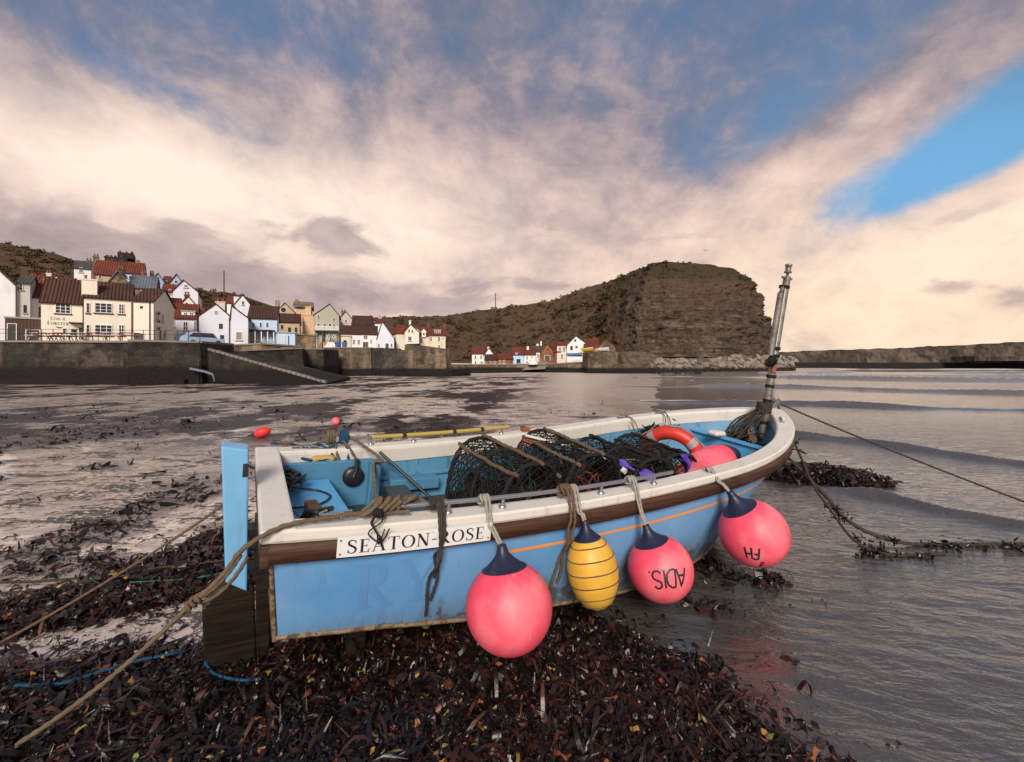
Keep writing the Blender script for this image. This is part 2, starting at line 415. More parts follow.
for line, hw, ht in CRESTS:
    d, al, L = dist_line(WX, WY, line)
    d = d + hw * 2.4 * (fbm(al / (hw * 11), al * 0 + 3, 4, 5) - .5)
    prof = np.where(d < 0, np.exp(-(d / (hw * .55)) ** 2), np.exp(-(d / (hw * 1.7)) ** 2))
    mod = .75 + 1.25 * sst(fbm(al / (hw * 10), al * 0, 4, int(ht * 1000)), .25, .80) * sst(al, 0, L * .22)
    WZ += ht * prof * mod
    br = sst(fbm(al / (hw * 16), d / hw * .35, 3, 91), .46, .66)
    foam = np.maximum(foam, br * np.exp(-((d - .05 * hw) / (hw * .35)) ** 2) * (.75 if ht in (.10, .13, .22, .36) else .35))
# thin wash edges
edge = np.exp(-((shore(WX, WY) - .1 - .8 * (fbm(WX * .5, WY * .5, 3, 8) - .5)) / .09) ** 2) * (WY > 5)
foam = np.maximum(foam, .5 * edge * sst(fbm(WX * 4, WY * 4, 3, 12), .4, .65))
for (u, v, a, b) in ((672, 378.5, 1.6, 1.0), (690, 380, 1.2, .7), (655, 376, 2.0, .7), (1010, 369.5, 14, 6), (960, 368.8, 12, 4), (800, 370.5, 7, 2)):
    X_, Y_ = gp(u, v); foam = np.maximum(foam, np.exp(-((WX - X_) / a) ** 2 - ((WY - Y_) / (b * 2)) ** 2) * sst(fbm(WX * .9, WY * .35, 4, 55), .40, .6))
ny, nx = WX.shape; idx = np.arange(ny * nx).reshape(ny, nx)
quads = np.stack([idx[:-1, :-1], idx[:-1, 1:], idx[1:, 1:], idx[1:, :-1]], -1).reshape(-1, 4)
def sea_mat(t):
    p = t.pos(); x, y, z = t.sep(p); f = t.attr('foam')
    silt = t.noise(t.comb(x, y, 0.0), .5, 4)
    brk = t.noise(p, 30, 5, .7)
    ff = (f * (brk * .9 + .55)).step(.28, .62)
    col = t.mix(silt, (.045, .039, .034), (.085, .072, .061)); col = t.mix(y.step(14, 45) * .8, col, (.20, .172, .148)); col = t.mix(ff, col, (.62, .58, .54))  # far water lightened in colour to stand in for reflected light
    a = t.noise(t.comb(x * 3.2 + y * .8, y * 8.5 + x * 1.6, 0.0), 1.0, 5, .55, .6); b2 = t.noise(t.comb(x * 1.0 - y * .3, y * 1.9, 0.0), 12, 3, .6)
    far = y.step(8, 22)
    h = a * (.027 - far * .017) + b2 * (.0075 - far * .006)
    return {'Base Color': col, 'IOR': 1.95, 'Roughness': .04 + ff * .5 + far * .05, 'Normal': t.bump(h, .85, 1.0)}
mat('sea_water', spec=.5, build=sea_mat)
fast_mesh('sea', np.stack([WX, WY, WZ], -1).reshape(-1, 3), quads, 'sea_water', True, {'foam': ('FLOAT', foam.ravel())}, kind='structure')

# ------------------------------------------------------------------ seaweed (nobody could count it)
def frond_mat(t):
    c = t.attr('tint'); p = t.pos(); n = t.noise(p, 60, 3, .6)
    col = t.ramp(c, [(0, (.003, .0025, .0025)), (.38, (.012, .0065, .005)), (.58, (.030, .011, .008)), (.76, (.062, .016, .011)), (.88, (.10, .032, .015)), (.93, (.032, .017, .022)), (1, (.13, .06, .028))])
    return {'Base Color': t.mix(n, col, t.mix(1.0, col, (.45, .45, .45), 'MULTIPLY')), 'Roughness': .26 + n * .22, 'Normal': t.bump(n, .25, .01)}
mat('seaweed', spec=.5, build=frond_mat)
def scatter(name, x, y, z, size, tint, material, aspect=.42, lift=.5, curl=.6, kind='stuff', flat=False, label=None):
    n = len(x); rg = np.random.default_rng(len(x))
    lf = lift * np.clip(.07 / np.maximum(size, .001), .25, 1.0) if not flat and lift < .8 else lift * np.ones(n)
    yaw = rg.uniform(0, 2 * np.pi, n); pit = rg.normal(0, 1, n) * lf; rol = rg.normal(0, 1.1, n) * lf
    K = 8; u = np.linspace(-.5, .5, K); wprof = np.array([.25, .7, .95, 1, 1, .85, .55, .1]) if not flat else np.array([.10, .55, .9, 1, .95, .75, .4, .05])
    cl = rg.normal(0, curl, n); tw = rg.normal(0, .9 * curl, n); sd = rg.normal(0, .30, n); ph = rg.uniform(0, 6.28, n); wv = rg.normal(0, .10, n)
    pts = np.zeros((n, K, 2, 3))
    for k in range(K):
        lx = u[k] * size; lz = cl * size * (u[k] ** 2 * 2 - .25) * .8 + wv * size * np.sin(u[k] * 9 + ph); ly0 = sd * size * np.sin(u[k] * 5 + ph) * .9
        for j, sgn in enumerate((-1, 1)):
            hw_ = .5 * aspect * size * wprof[k] * (1 + rg.normal(0, .10, n)); a = tw * u[k] * 2 + rol
            pts[:, k, j, 0] = lx; pts[:, k, j, 1] = ly0 + sgn * hw_ * np.cos(a); pts[:, k, j, 2] = lz + sgn * hw_ * np.sin(a)
    px, py, pz = pts[..., 0], pts[..., 1], pts[..., 2]
    cp, sp = np.cos(pit)[:, None, None], np.sin(pit)[:, None, None]; cy, sy = np.cos(yaw)[:, None, None], np.sin(yaw)[:, None, None]
    px, pz = px * cp - pz * sp, px * sp + pz * cp
    pts = np.stack([px * cy - py * sy + x[:, None, None], px * sy + py * cy + y[:, None, None], pz + z[:, None, None]], -1)
    vs = pts.reshape(-1, 3); base = np.arange(n)[:, None, None] * (K * 2)
    q = np.array([(2 * k, 2 * k + 1, 2 * k + 3, 2 * k + 2) for k in range(K - 1)])[None]
    return fast_mesh(name, vs, (base + q).reshape(-1, 4), material, True, {'tint': ('FLOAT', np.repeat(tint, K * 2))}, kind=kind, label=label)
def seaweed():
    N = 1100000
    uu = RNG.uniform(-240, 1100, N); vv = 398 + (842 - 398) * RNG.uniform(0, 1, N) ** .9
    Y = FPX * CAMH / (vv - HV); X = (uu - 512) * Y / FPX
    jx = RNG.normal(0, 1, N) * np.where(RNG.uniform(0, 1, N) < .86, .06, .26); jy = RNG.normal(0, 1, N) * np.where(RNG.uniform(0, 1, N) < .86, .05, .20)
    m = weed_mask(X + jx, Y + jy)
    dens = np.where(m > .9, .40, m * m * .30) * np.clip((vv - 364) / 200, .25, 1.0)
    k = RNG.uniform(0, 1, N) < dens * .8
    k &= ~((shore(X, Y) > 1.2) & (m < .5)); k &= Y < 24
    X, Y, m = X[k], Y[k], m[k]
    # the pile beyond the bow
    PX = PILE_C[0] + RNG.uniform(-1.5, 1.5, 15000); PY = PILE_C[1] + RNG.uniform(-1.0, 1.0, 15000); kk = pile(PX, PY) > .05
    n0 = len(X); X = np.concatenate([X, PX[kk]]); Y = np.concatenate([Y, PY[kk]])
    n = len(X)
    sc = np.clip(Y / 3.2, .75, 2.0)
    size = np.clip(.062 * sc * np.exp(RNG.normal(0, .5, n)), .018, .15 * sc); size[n0:] = .085 * np.exp(RNG.normal(0, .4, n - n0))
    strap = (RNG.uniform(0, 1, n) < .03) & (Y < 5); size[strap] = RNG.uniform(.14, .34, strap.sum())
    asp = np.where(RNG.uniform(0, 1, n) < .65, RNG.uniform(.09, .26, n), RNG.uniform(.3, .6, n)); asp[strap] = RNG.uniform(.05, .10, strap.sum())
    Z = np.maximum(gz(X, Y), SEA - .01); thick = np.full(n, .045); thick[:n0] = .006 + .034 * np.clip(weed_mask(X[:n0], Y[:n0]), 0, 1) * (.3 + fbm(X[:n0] * 5, Y[:n0] * 5, 3, 41))
    Z = Z + RNG.uniform(0, 1, n) * thick + .006
    tint = np.clip(RNG.beta(1.7, 2.0, n) * .95 + .25 * (fbm(X * 1.5, Y * 1.5, 3, 13) - .5), 0, 1)
    scatter('seaweed', X, Y, Z, size, tint, 'seaweed', lift=.24, aspect=asp, curl=.8)
    print('fronds', n)
seaweed()
def fleaf(t):
    c = t.attr('tint'); n = t.noise(t.pos(), 90, 3)
    col = t.ramp(c, [(0, (.10, .02, .012)), (.25, (.22, .045, .02)), (.45, (.35, .12, .03)), (.62, (.42, .22, .03)), (.75, (.30, .26, .05)), (.87, (.12, .16, .03)), (1, (.30, .20, .14))], 'CONSTANT')
    return {'Base Color': t.mix(n * .6, col, (.05, .025, .015)), 'Roughness': .4}
mat('fallen_leaf', build=fleaf)
def leaves():
    N = 5200; uu = RNG.uniform(-60, 860, N); vv = RNG.uniform(540, 790, N); Y = FPX * CAMH / (vv - HV); X = (uu - 512) * Y / FPX
    m = weed_mask(X, Y); k = (m > .9) & (RNG.uniform(0, 1, N) < .085); X, Y = X[k], Y[k]
    Z = np.maximum(gz(X, Y), SEA) + .085 + RNG.uniform(-.025, .01, len(X))
    scatter('fallen_leaves', X, Y, Z, np.clip(RNG.normal(.034, .012, len(X)), .018, .08), RNG.uniform(0, 1, len(X)), 'fallen_leaf', aspect=.62, lift=.25, curl=.35, flat=True)
leaves()

# ------------------------------------------------------------------ hills and headland
def hill_mat(t):
    p = t.pos(); x, y, z = t.sep(p); n1 = t.noise(p, .10, 6, .65); rk0 = t.attr('rock'); rk = (rk0 + (n1 - .5) * 1.5 + (t.noise(p, .5, 5, .7) - .5) * .9).step(.35, .68); n2 = t.noise(p, .55, 5, .7); n3 = t.noise(p, 2.2, 4, .7)
    veg = t.ramp(n1 * .55 + n2 * .45, [(.30, (.040, .034, .018)), (.43, (.095, .060, .034)), (.52, (.135, .080, .050)), (.60, (.080, .060, .030)), (.70, (.105, .092, .040))])
    band = t.noise(t.comb(x * .02, y * .02, z * .85), 1.0, 4, .65, .3); band2 = t.noise(t.comb(x * .10, y * .1, z * 2.4), 1.0, 4, .7)
    blk = t.vor(t.comb(x * .35, y * .35, z * 1.1), 1.0)
    rock = t.ramp(band * .32 + band2 * .22 + t.noise(t.comb(x * .22, y * .22, z * .30), 1.0, 7, .72, .8) * .46, [(.30, (.055, .038, .028)), (.44, (.15, .100, .068)), (.50, (.070, .050, .037)), (.57, (.21, .150, .105)), (.64, (.10, .072, .052)), (.74, (.28, .21, .15))])
    rock = t.mix(n2.step(.5, .72) * .5, rock, (.17, .14, .11))
    rock = t.mix((1.0 - blk).step(.35, .2) * .5, rock, (.02, .016, .013))
    scree = t.mix(n2, (.10, .062, .044), (.17, .105, .078))
    upper = (z + (n1 - .5) * 22.0).step(14.0, 23.0)
    rock = t.mix(upper * .85, rock, scree)
    col = t.mix(rk, veg, rock)
    top = (z + (n1 - .5) * 8.0).step(21.5, 25.5) * rk
    col = t.mix(top * .7, col, (.062, .052, .024))
    frac = t.noise(t.comb(x * 1.3, y * 1.3, z * .25), 1.0, 4, .7)
    col = t.mix((frac.step(.44, .36)) * rk * .55, col, (.025, .018, .014))
    h = (n2 * .8 + n3 * .5) * (1.0 - rk) + (band2 * 1.0 + n3 * .5 + frac * 1.2) * rk
    return {'Base Color': col, 'Roughness': .92, 'Normal': t.bump(h, .9, 1.0)}
mat('hillside', spec=.15, build=hill_mat)
def loft_hill(name, base, top, rock, nu, nv, back, amp, prof=1.0, seed=1):
    # base / top : lists of (u, v, Y) pairs, matched ; rock per station
    n = len(base); s_ = np.linspace(0, n - 1, nu)
    B = np.array([tuple(wp(*b)) for b in base]); T = np.array([tuple(wp(*b)) for b in top]); rk = np.interp(s_, range(n), rock)
    def ip(A): return np.stack([np.interp(s_, range(n), A[:, k]) for k in range(3)], 1)
    B, T = ip(B), ip(T); v = np.linspace(0, 1, nv)
    hv = v[None, :, None]; tw = hv ** (1.0 + .8 * rk[:, None, None]) if prof == 1.0 else hv ** prof
    P = B[:, None] * (1 - hv) + T[:, None] * hv
    XY = B[:, None, :2] * (1 - tw) + T[:, None, :2] * tw; P[..., :2] = XY
    ss = np.cumsum(np.r_[0, np.hypot(*(np.diff(T[:, :2], axis=0)).T)])[:, None] + 0 * P[..., 0]
    zz = P[..., 2]
    dx = np.gradient(P[..., 0], axis=0); dy = np.gradient(P[..., 1], axis=0); ln = np.hypot(dx, dy) + 1e-6
    nxn, nyn = dy / ln, -dx / ln
    led = (np.abs(((zz * .42 + 1.3 * fbm(ss * .06, zz * .1, 3, seed)) % 1) - .5) * 2) ** 1.5
    dc = (led - .5) * .45 + 5.0 * (fbm(ss * .10, zz * .06, 4, seed + 2) - .5) + 2.6 * (fbm(ss * .4, zz * .5, 5, seed + 3, .6) - .5) + 1.6 * (fbm(ss * .25, zz * 1.6, 4, seed + 7, .6) - .5)
    dh = amp * (fbm(ss * .05, v[None] * 6, 5, seed + 4) - .5) * 2 + 1.2 * (fbm(ss * .3, v[None] * 22, 4, seed + 9) - .5)
    r2 = rk[:, None]; d = (dc * r2 + dh * (1 - r2)) * np.minimum(1, v[None] * 8) 
    P[..., 0] += nxn * d; P[..., 1] += nyn * d
    P[..., 2] += (1 - r2) * (fbm(ss * .25, v[None] * 20, 4, seed + 5) - .5) * 1.6 * np.minimum(1, v[None] * 5)
    # the top goes on level behind the edge, then falls away
    ex = []
    for k, (bk, dz) in enumerate(back):
        q = P[:, -1].copy(); q[:, 1] += bk; q[:, 0] *= (q[:, 1] / P[:, -1, 1]) ** .35; q[:, 2] += dz + (fbm(q[:, 0] * .2, q[:, 1] * .2, 3, seed + k) - .5) * 1.0; ex.append(q)
    P = np.concatenate([P] + [e[:, None] for e in ex], 1); nvv = P.shape[1]
    idx = np.arange(nu * nvv).reshape(nu, nvv); quads = np.stack([idx[:-1, :-1], idx[1:, :-1], idx[1:, 1:], idx[:-1, 1:]], -1).reshape(-1, 4)
    fast_mesh(name, P.reshape(-1, 3), quads, 'hillside', True, {'rock': ('FLOAT', np.repeat(rk, nvv))}, kind='structure')
    return P, rk
BK = [(6, .3), (18, .2), (45, -1.5), (70, -20)]
head = loft_hill('headland',
    [(250, 356, 130), (330, 360, 135), (400, 362, 135), (445, 363, 132), (495, 364, 130), (550, 364, 128), (594, 362, 124), (609, 360, 117), (621, 357, 111), (634, 357, 108), (662, 357, 106), (690, 357, 106), (715, 357, 107), (735, 357, 109), (752, 357, 112), (763, 357, 117), (769, 357, 126), (768, 358, 142), (764, 358, 165)],
    [(250, 322, 235), (330, 319, 235), (400, 316, 235), (442, 316, 230), (490, 309, 220), (548, 300.5, 205), (602, 283, 180), (624, 275, 156), (638, 268.5, 140), (651, 262.5, 129), (668, 261.5, 124), (690, 262.5, 122), (712, 266, 122), (733, 270, 123), (750, 279.5, 125), (759, 293, 127), (765.5, 315, 132), (765, 322, 150), (760, 330, 175)],
    [0, 0, 0, 0, 0, 0, .05, .3, .6, .9, 1, 1, 1, 1, 1, 1, 1, 1, .8], 560, 110, BK, 3.0, seed=3)
vill = loft_hill('village_hill',
    [(-420, 330, 56), (-120, 334, 60), (0, 335, 64), (60, 334, 66), (120, 333, 68), (180, 335, 72), (230, 338, 78), (290, 340, 92), (345, 348, 104)],
    [(-420, 205, 108), (-120, 222, 108), (0, 241, 108), (40, 252, 108), (85, 268, 108), (180, 287, 110), (225, 293, 112), (275, 311, 118), (345, 330, 128)],
    [0] * 9, 260, 70, [(6, .5), (20, 1), (50, 1), (90, -25)], 1.6, prof=.9, seed=23)
def bush_mat(t):
    c = t.attr('tint'); return {'Base Color': t.ramp(c, [(0, (.036, .034, .018)), (.4, (.072, .056, .030)), (.65, (.105, .068, .040)), (.85, (.14, .082, .052)), (1, (.095, .095, .040))])}
mat('bush', rough=.9, spec=.1, build=bush_mat)
def bushes():
    xs, ys, zs, sz, tn = [], [], [], [], []
    for (P, rk), n, lim in ((head, 1500, .3), (vill, 750, 2)):
        nu, nv = P.shape[:2]; nv -= 4; k = 0
        while k < n:
            i = RNG.integers(0, nu); j = int(RNG.uniform(.02, 1.0) ** .9 * (nv + 1))
            if rk[i] > lim and j < nv - 2: continue
            if rk[i] > lim and RNG.uniform() < .55: continue
            p = P[i, min(j, nv)]; r = abs(RNG.normal(.40, .30)) + .20
            if j < nv * .75 and RNG.uniform() < .12: r *= 2.2
            if rk[i] > lim: r *= .5
            m = int(16 + r * 22); q = RNG.normal(0, 1, (m, 3)); q /= np.linalg.norm(q, axis=1)[:, None]; q *= (RNG.uniform(.35, 1, (m, 1)))
            xs.append(p[0] + q[:, 0] * r * 1.25); ys.append(p[1] + q[:, 1] * r); zs.append(p[2] + .3 * r + q[:, 2] * r * .75)
            sz.append(RNG.uniform(.35, .75, m) * (r * .55 + .2)); tn.append(np.clip(RNG.normal(.42, .22) + RNG.normal(0, .12, m), 0, 1)); k += 1
    c = np.concatenate
    scatter('undergrowth', c(xs), c(ys), c(zs), c(sz), c(tn), 'bush', aspect=.8, lift=1.2, curl=.4)
bushes()
# rock armour at the foot of the headland and beyond
def boulder_mat(t):
    n = t.noise(t.pos(), 1.4, 5, .65); c = t.attr('tint'); x, y, z = t.sep(t.pos())
    col = t.mix(n, (.12, .098, .078), (.40, .34, .28)); col = t.mix(c.step(.3, .9), col, (.085, .065, .05))
    return {'Base Color': t.mix((z + (n - .5) * 1.6).step(1.35, .75), col, (.022, .018, .014))}
mat('boulder', rough=.9, spec=.2, build=boulder_mat)
def boulders():
    bm = bmesh.new(); bmesh.ops.create_icosphere(bm, subdivisions=1, radius=1); V0 = np.array([v.co[:] for v in bm.verts]); F0 = np.array([[v.index for v in f.verts] for f in bm.faces]); bm.free()
    vs, fs, tn = [], [], []; off = 0
    def put(x, y, z, r):
        nonlocal off
        a = RNG.uniform(0, 6.28); q = V0 * (1 + RNG.normal(0, .16, (len(V0), 1))) * np.array([1.15, .9, .75]) * r
        q = np.stack([q[:, 0] * math.cos(a) - q[:, 1] * math.sin(a), q[:, 0] * math.sin(a) + q[:, 1] * math.cos(a), q[:, 2]], 1) + (x, y, z)
        vs.append(q); fs.append(F0 + off); tn.append(np.full(len(q), RNG.uniform())); off += len(q)
    for i in range(2300):
        f = RNG.uniform(); u = 618 + f * 175; Yb = np.interp(u, [618, 640, 740, 770, 795], [108, 100, 101, 112, 128]); d = RNG.uniform(0, 9)
        z = -.2 + d * .42 + RNG.normal(0, .2)
        p = wp(u, 364, Yb + d); put(p.x, p.y, z, abs(RNG.normal(.50, .28)) + .2)
    for i in range(420):
        u = RNG.uniform(600, 700); p = wp(u, 364, RNG.uniform(88, 100)); put(p.x, p.y, RNG.uniform(-.5, .1), abs(RNG.normal(.3, .15)) + .12)
    fast_mesh('boulders', np.concatenate(vs), np.concatenate(fs), 'boulder', False, {'tint': ('FLOAT', np.concatenate(tn))}, kind='stuff')
boulders()
# ------------------------------------------------------------------ village materials
def render_mat(name, a, dirt=(.30, .25, .20), amt=.55):
    def b(t):
        p = t.pos(); x, y, z = t.sep(p); n = t.noise(p, .55, 5, .6); st = t.noise(t.comb(x * 1.5, y * 1.5, z * .22), 1.0, 5, .6); f = t.noise(p, 9, 3)
        c = t.mix((n * .6 + st * .5).step(.5, .78) * amt, a, tuple(q * .5 + d * .5 for q, d in zip(a, dirt)))
        c = t.mix(t.noise(p, .12, 2).step(.45, .7) * .18, c, tuple(q * .75 for q in a))
        return {'Base Color': c, 'Normal': t.bump(f, .25, .02)}
    return mat(name, rough=.85, spec=.2, build=b)
for nm, c in dict(cream_render=(.79, .71, .58), white_render=(.80, .78, .76), pink_render=(.72, .58, .50), blue_render=(.36, .53, .68), lilac_render=(.72, .73, .79), yellow_render=(.68, .62, .46), peach_render=(.62, .42, .26), sage_render=(.42, .40, .31), ochre_render=(.48, .36, .22), sky_render=(.46, .62, .78), grey_render=(.50, .47, .43), slate_blue_render=(.30, .42, .55)).items():
    render_mat(nm, c)
def tile(name, a, b_, bump=1.0):
    def b(t):
        o = t.coord('Object'); x, y, z = t.sep(o); n = t.noise(t.pos(), .7, 5, .65); f = t.noise(t.pos(), 5, 4, .7)
        wv = t.wave(t.comb(x, 0.0, 0.0), 1.05) * 1.0; rows = t.wave(t.comb(y, z, 0.0), .9, 0.0, 1, 'Y', 'SAW')
        c = t.mix(n.step(.3, .7), a, b_); c = t.mix(f.step(.5, .75) * .55, c, tuple(q * .45 for q in a)); c = t.mix(wv * .35, c, tuple(q * .35 for q in b_))
        return {'Base Color': c, 'Normal': t.bump(wv * .8 + rows * .4, bump, .12)}
    return mat(name, rough=.8, spec=.25, build=b)
tile('red_tile', (.23, .055, .032), (.15, .042, .028)); tile('brown_tile', (.105, .048, .032), (.065, .034, .025)); tile('slate', (.10, .085, .08), (.06, .055, .055), .5); tile('blue_slate', (.17, .18, .22), (.11, .12, .15), .4)
def stone(name, a, b_, sc=1.6, tide=None, moss=.3):
    def b(t):
        p = t.pos(); x, y, z = t.sep(p); q = t.comb(x * 1.0, y * 1.0, z * 1.7)
        v = t.vor(q, sc, 'F1', 'Color'); e = t.vor(q, sc, 'DISTANCE_TO_EDGE'); n = t.noise(p, .35, 5, .65); f = t.noise(p, 6, 4, .7)
        vx, vy, vz = t.sep(v)
        c = t.mix(vx * .7 + f * .3, a, b_); c = t.mix(n.step(.42, .62) * .8, c, tuple(k * .45 for k in a)); pt = t.noise(p, .13, 5, .7); c = t.mix(pt.step(.52, .60) * .55, c, tuple(min(1, k * 1.9) for k in b_)); c = t.mix(e.step(.06, .0) * .35, c, (.03, .025, .02))
        st = t.noise(t.comb(x * .8, y * .8, z * .10), 1.0, 5, .6); c = t.mix(st.step(.52, .68) * moss, c, (.045, .045, .02)); c = t.mix(st.step(.48, .30) * .6, c, tuple(min(1, k * 1.7) for k in b_))
        if tide is not None:
            c = t.mix((z + (n - .5) * .7).step(tide + .35, tide - .15), c, (.013, .011, .010))
        return {'Base Color': c, 'Normal': t.bump(e.step(0, .12) * .6 + f * .5, .7, .08)}
    return mat(name, rough=.88, spec=.25, build=b)
stone('quay_stone', (.024, .020, .018), (.070, .056, .045), 1.5, 1.5, .35); stone('brown_stone', (.15, .10, .065), (.26, .18, .11), 1.4); stone('harbour_stone', (.085, .060, .040), (.17, .13, .088), 1.3, 1.0, .5)
stone('dark_stone', (.030, .026, .023), (.075, .062, .050), 1.5, 1.0, .35); stone('orange_brick', (.26, .11, .045), (.34, .15, .06), 2.5); stone('grey_brick', (.15, .12, .10), (.24, .19, .16), 2.5)
stone('slip_stone', (.018, .015, .013), (.045, .037, .030), 1.6, 1.2, .4)
stone('breakwater_stone', (.042, .031, .024), (.080, .060, .044), .35, 2.3, .3)
mat('window_white', (.72, .70, .68), .5); mat('window_dark', (.05, .045, .04), .5); mat('pane', (.02, .022, .028), .08, spec=.6); mat('pane_warm', (.30, .24, .18), .25)
mat('door_dark', (.04, .035, .03), .5); mat('door_white', (.6, .58, .55), .5); mat('iron', (.03, .028, .027), .6); mat('brown_wood', (.075, .035, .022), .8, build=lambda t: {'Base Color': t.mix(t.wave(t.pos(), 1.6, 1.5), (.085, .040, .025), (.045, .022, .015))})
mat('chimney_pot', (.30, .10, .05), .85); mat('lead', (.30, .29, .29), .6); mat('concrete', (.22, .19, .16), .9, build=lambda t: {'Base Color': t.mix(t.noise(t.pos(), .6, 6, .65), (.12, .10, .085), (.30, .26, .22))})
mat('bin_blue', (.02, .09, .30), .45); mat('red_paint', (.45, .03, .03), .5); mat('white_paint', (.75, .73, .70), .5); mat('blue_paint', (.10, .28, .55), .5); mat('yellow_paint', (.65, .45, .03), .5); mat('car_paint', (.30, .42, .62), .3); mat('tyre', (.02, .02, .02), .8); mat('sign_black', (.02, .018, .016), .6)

# ------------------------------------------------------------------ lettering : thick and thin strokes with serifs, unit cap height
def strip(pts, ws):
    out = []; n = len(pts); L, Rr = [], []
    for i, (x, y) in enumerate(pts):
        a = pts[max(i - 1, 0)]; b = pts[min(i + 1, n - 1)]; dx, dy = b[0] - a[0], b[1] - a[1]; l = math.hypot(dx, dy) or 1; w_ = ws[i] if isinstance(ws, (list, tuple)) else ws
        L.append((x - dy / l * w_ / 2, y + dx / l * w_ / 2)); Rr.append((x + dy / l * w_ / 2, y - dx / l * w_ / 2))
    for i in range(n - 1): out.append((L[i], Rr[i], Rr[i + 1], L[i + 1]))
    return out
def bar(x0, y0, x1, y1): return [((x0, y0), (x1, y0), (x1, y1), (x0, y1))]
def seg(a, b, w_, n=4): return strip([(a[0] + (b[0] - a[0]) * i / n, a[1] + (b[1] - a[1]) * i / n) for i in range(n + 1)], w_)
def ring(cx, cy, rx, ry, a0, a1, thick, thin, n=22):
    pts, ws = [], []
    for i in range(n + 1):
        a = a0 + (a1 - a0) * i / n; pts.append((cx + rx * math.cos(a), cy + ry * math.sin(a))); ws.append(thin + (thick - thin) * abs(math.cos(a)) ** 1.3)
    return strip(pts, ws)
def glyph(c):
    K, H, SF = .15, .055, .045
    def stem(x, w_=K, s=.09): return bar(x, 0, x + w_, 1) + bar(x - s, 0, x + w_ + s, SF) + bar(x - s, 1 - SF, x + w_ + s, 1)
    if c == 'I': return stem(.1), .35
    if c == 'S':
        pts = [(.50, .80), (.43, .93), (.30, .975), (.16, .93), (.10, .79), (.15, .65), (.29, .54), (.44, .44), (.51, .29), (.47, .12), (.33, .025), (.16, .06), (.07, .24)]
        return strip([tuple(p[:2]) for p in catmull([(a, b, 0) for a, b in pts], 4)], [.05 + .10 * math.sin(math.pi * i / 48) ** 2 for i in range(49)]) + bar(.475, .72, .515, .97) + bar(.055, .03, .095, .30), .60
    if c == 'E': return stem(.1) + bar(.1, 0, .60, H) + bar(.1, 1 - H, .57, 1) + bar(.2, .47, .46, .47 + H) + bar(.56, 0, .60, .24) + bar(.53, .78, .57, 1) + bar(.43, .38, .465, .62), .66
    if c == 'L': return stem(.1) + bar(.1, 0, .58, H) + bar(.54, 0, .58, .26), .62
    if c == 'A': return seg((.09, 0), (.39, 1), .06) + seg((.72, 0), (.41, 1), .155) + bar(.2, .32, .60, .37) + bar(-.02, 0, .22, SF) + bar(.54, 0, .86, SF), .84
    if c == 'T': return bar(.30, 0, .45, 1) + bar(.2, 0, .55, SF) + bar(.02, 1 - H, .73, 1) + bar(.02, .74, .06, 1) + bar(.69, .74, .73, 1), .76
    if c == 'O': return ring(.43, .5, .355, .475, 0, 2 * math.pi, .155, .045, 36), .87
    if c == 'C': return ring(.43, .5, .355, .475, R(48), R(318), .155, .05, 30) + bar(.66, .68, .70, .98), .80
    if c == 'D': return stem(.1) + ring(.24, .5, .44, .475, R(-90), R(90), .155, .05, 24), .80
    if c == 'N': return bar(.1, 0, .16, 1) + bar(.66, 0, .72, 1) + seg((.11, 1), (.69, 0), .165) + bar(0, 0, .26, SF) + bar(.56, 1 - SF, .82, 1) + bar(0, 1 - SF, .2, 1), .86
    if c == 'R': return stem(.1) + ring(.26, .735, .27, .24, R(-90), R(90), .15, .05, 18) + seg((.28, .5), (.66, .02), .15) + bar(.56, 0, .78, SF), .76
    if c == 'B': return stem(.1) + ring(.26, .745, .24, .23, R(-90), R(90), .14, .05, 18) + ring(.26, .26, .31, .24, R(-90), R(90), .15, .05, 18), .70
    if c == 'Y': return bar(.33, 0, .48, .5) + bar(.22, 0, .59, SF) + seg((.08, 1), (.41, .45), .15) + seg((.72, 1), (.43, .45), .06) + bar(-.04, 1 - SF, .25, 1) + bar(.58, 1 - SF, .84, 1), .82
    if c == '&': return ring(.33, .76, .17, .2, 0, 2 * math.pi, .09, .06, 20) + ring(.32, .27, .26, .25, R(60), R(330), .12, .06, 22) + seg((.22, .62), (.66, .03), .12), .74
    if c == '-': return bar(.04, .40, .36, .48), .42
    if c == '.': return ring(.1, .08, .04, .04, 0, 6.283, .08, .08, 8), .22
    return [], .35
def text_polys(s, small=None):
    x = 0; out = []
    for i, c in enumerate(s):
        g, a = glyph(c.upper()); k = small if (small and c.islower()) else 1.0
        out += [[(x + px * k, py * k) for px, py in q] for q in g]; x += (a + .10) * k
    return out, x
def sub_quads(q, n):
    if n > 1: q = [q]; q = [r for p in q for r in _split(p, n)]; return [s_ for p in q for s_ in _split([p[1], p[2], p[3], p[0]], n)]
def _split(q, n):
    a, b, c, d = [Vector((*p, 0)) for p in q]; out = []
    for i in range(n):
        u0, u1 = i / n, (i + 1) / n
        out.append([tuple(p[:2]) for p in (a.lerp(b, u0), a.lerp(b, u1), d.lerp(c, u1), d.lerp(c, u0))])
    return out

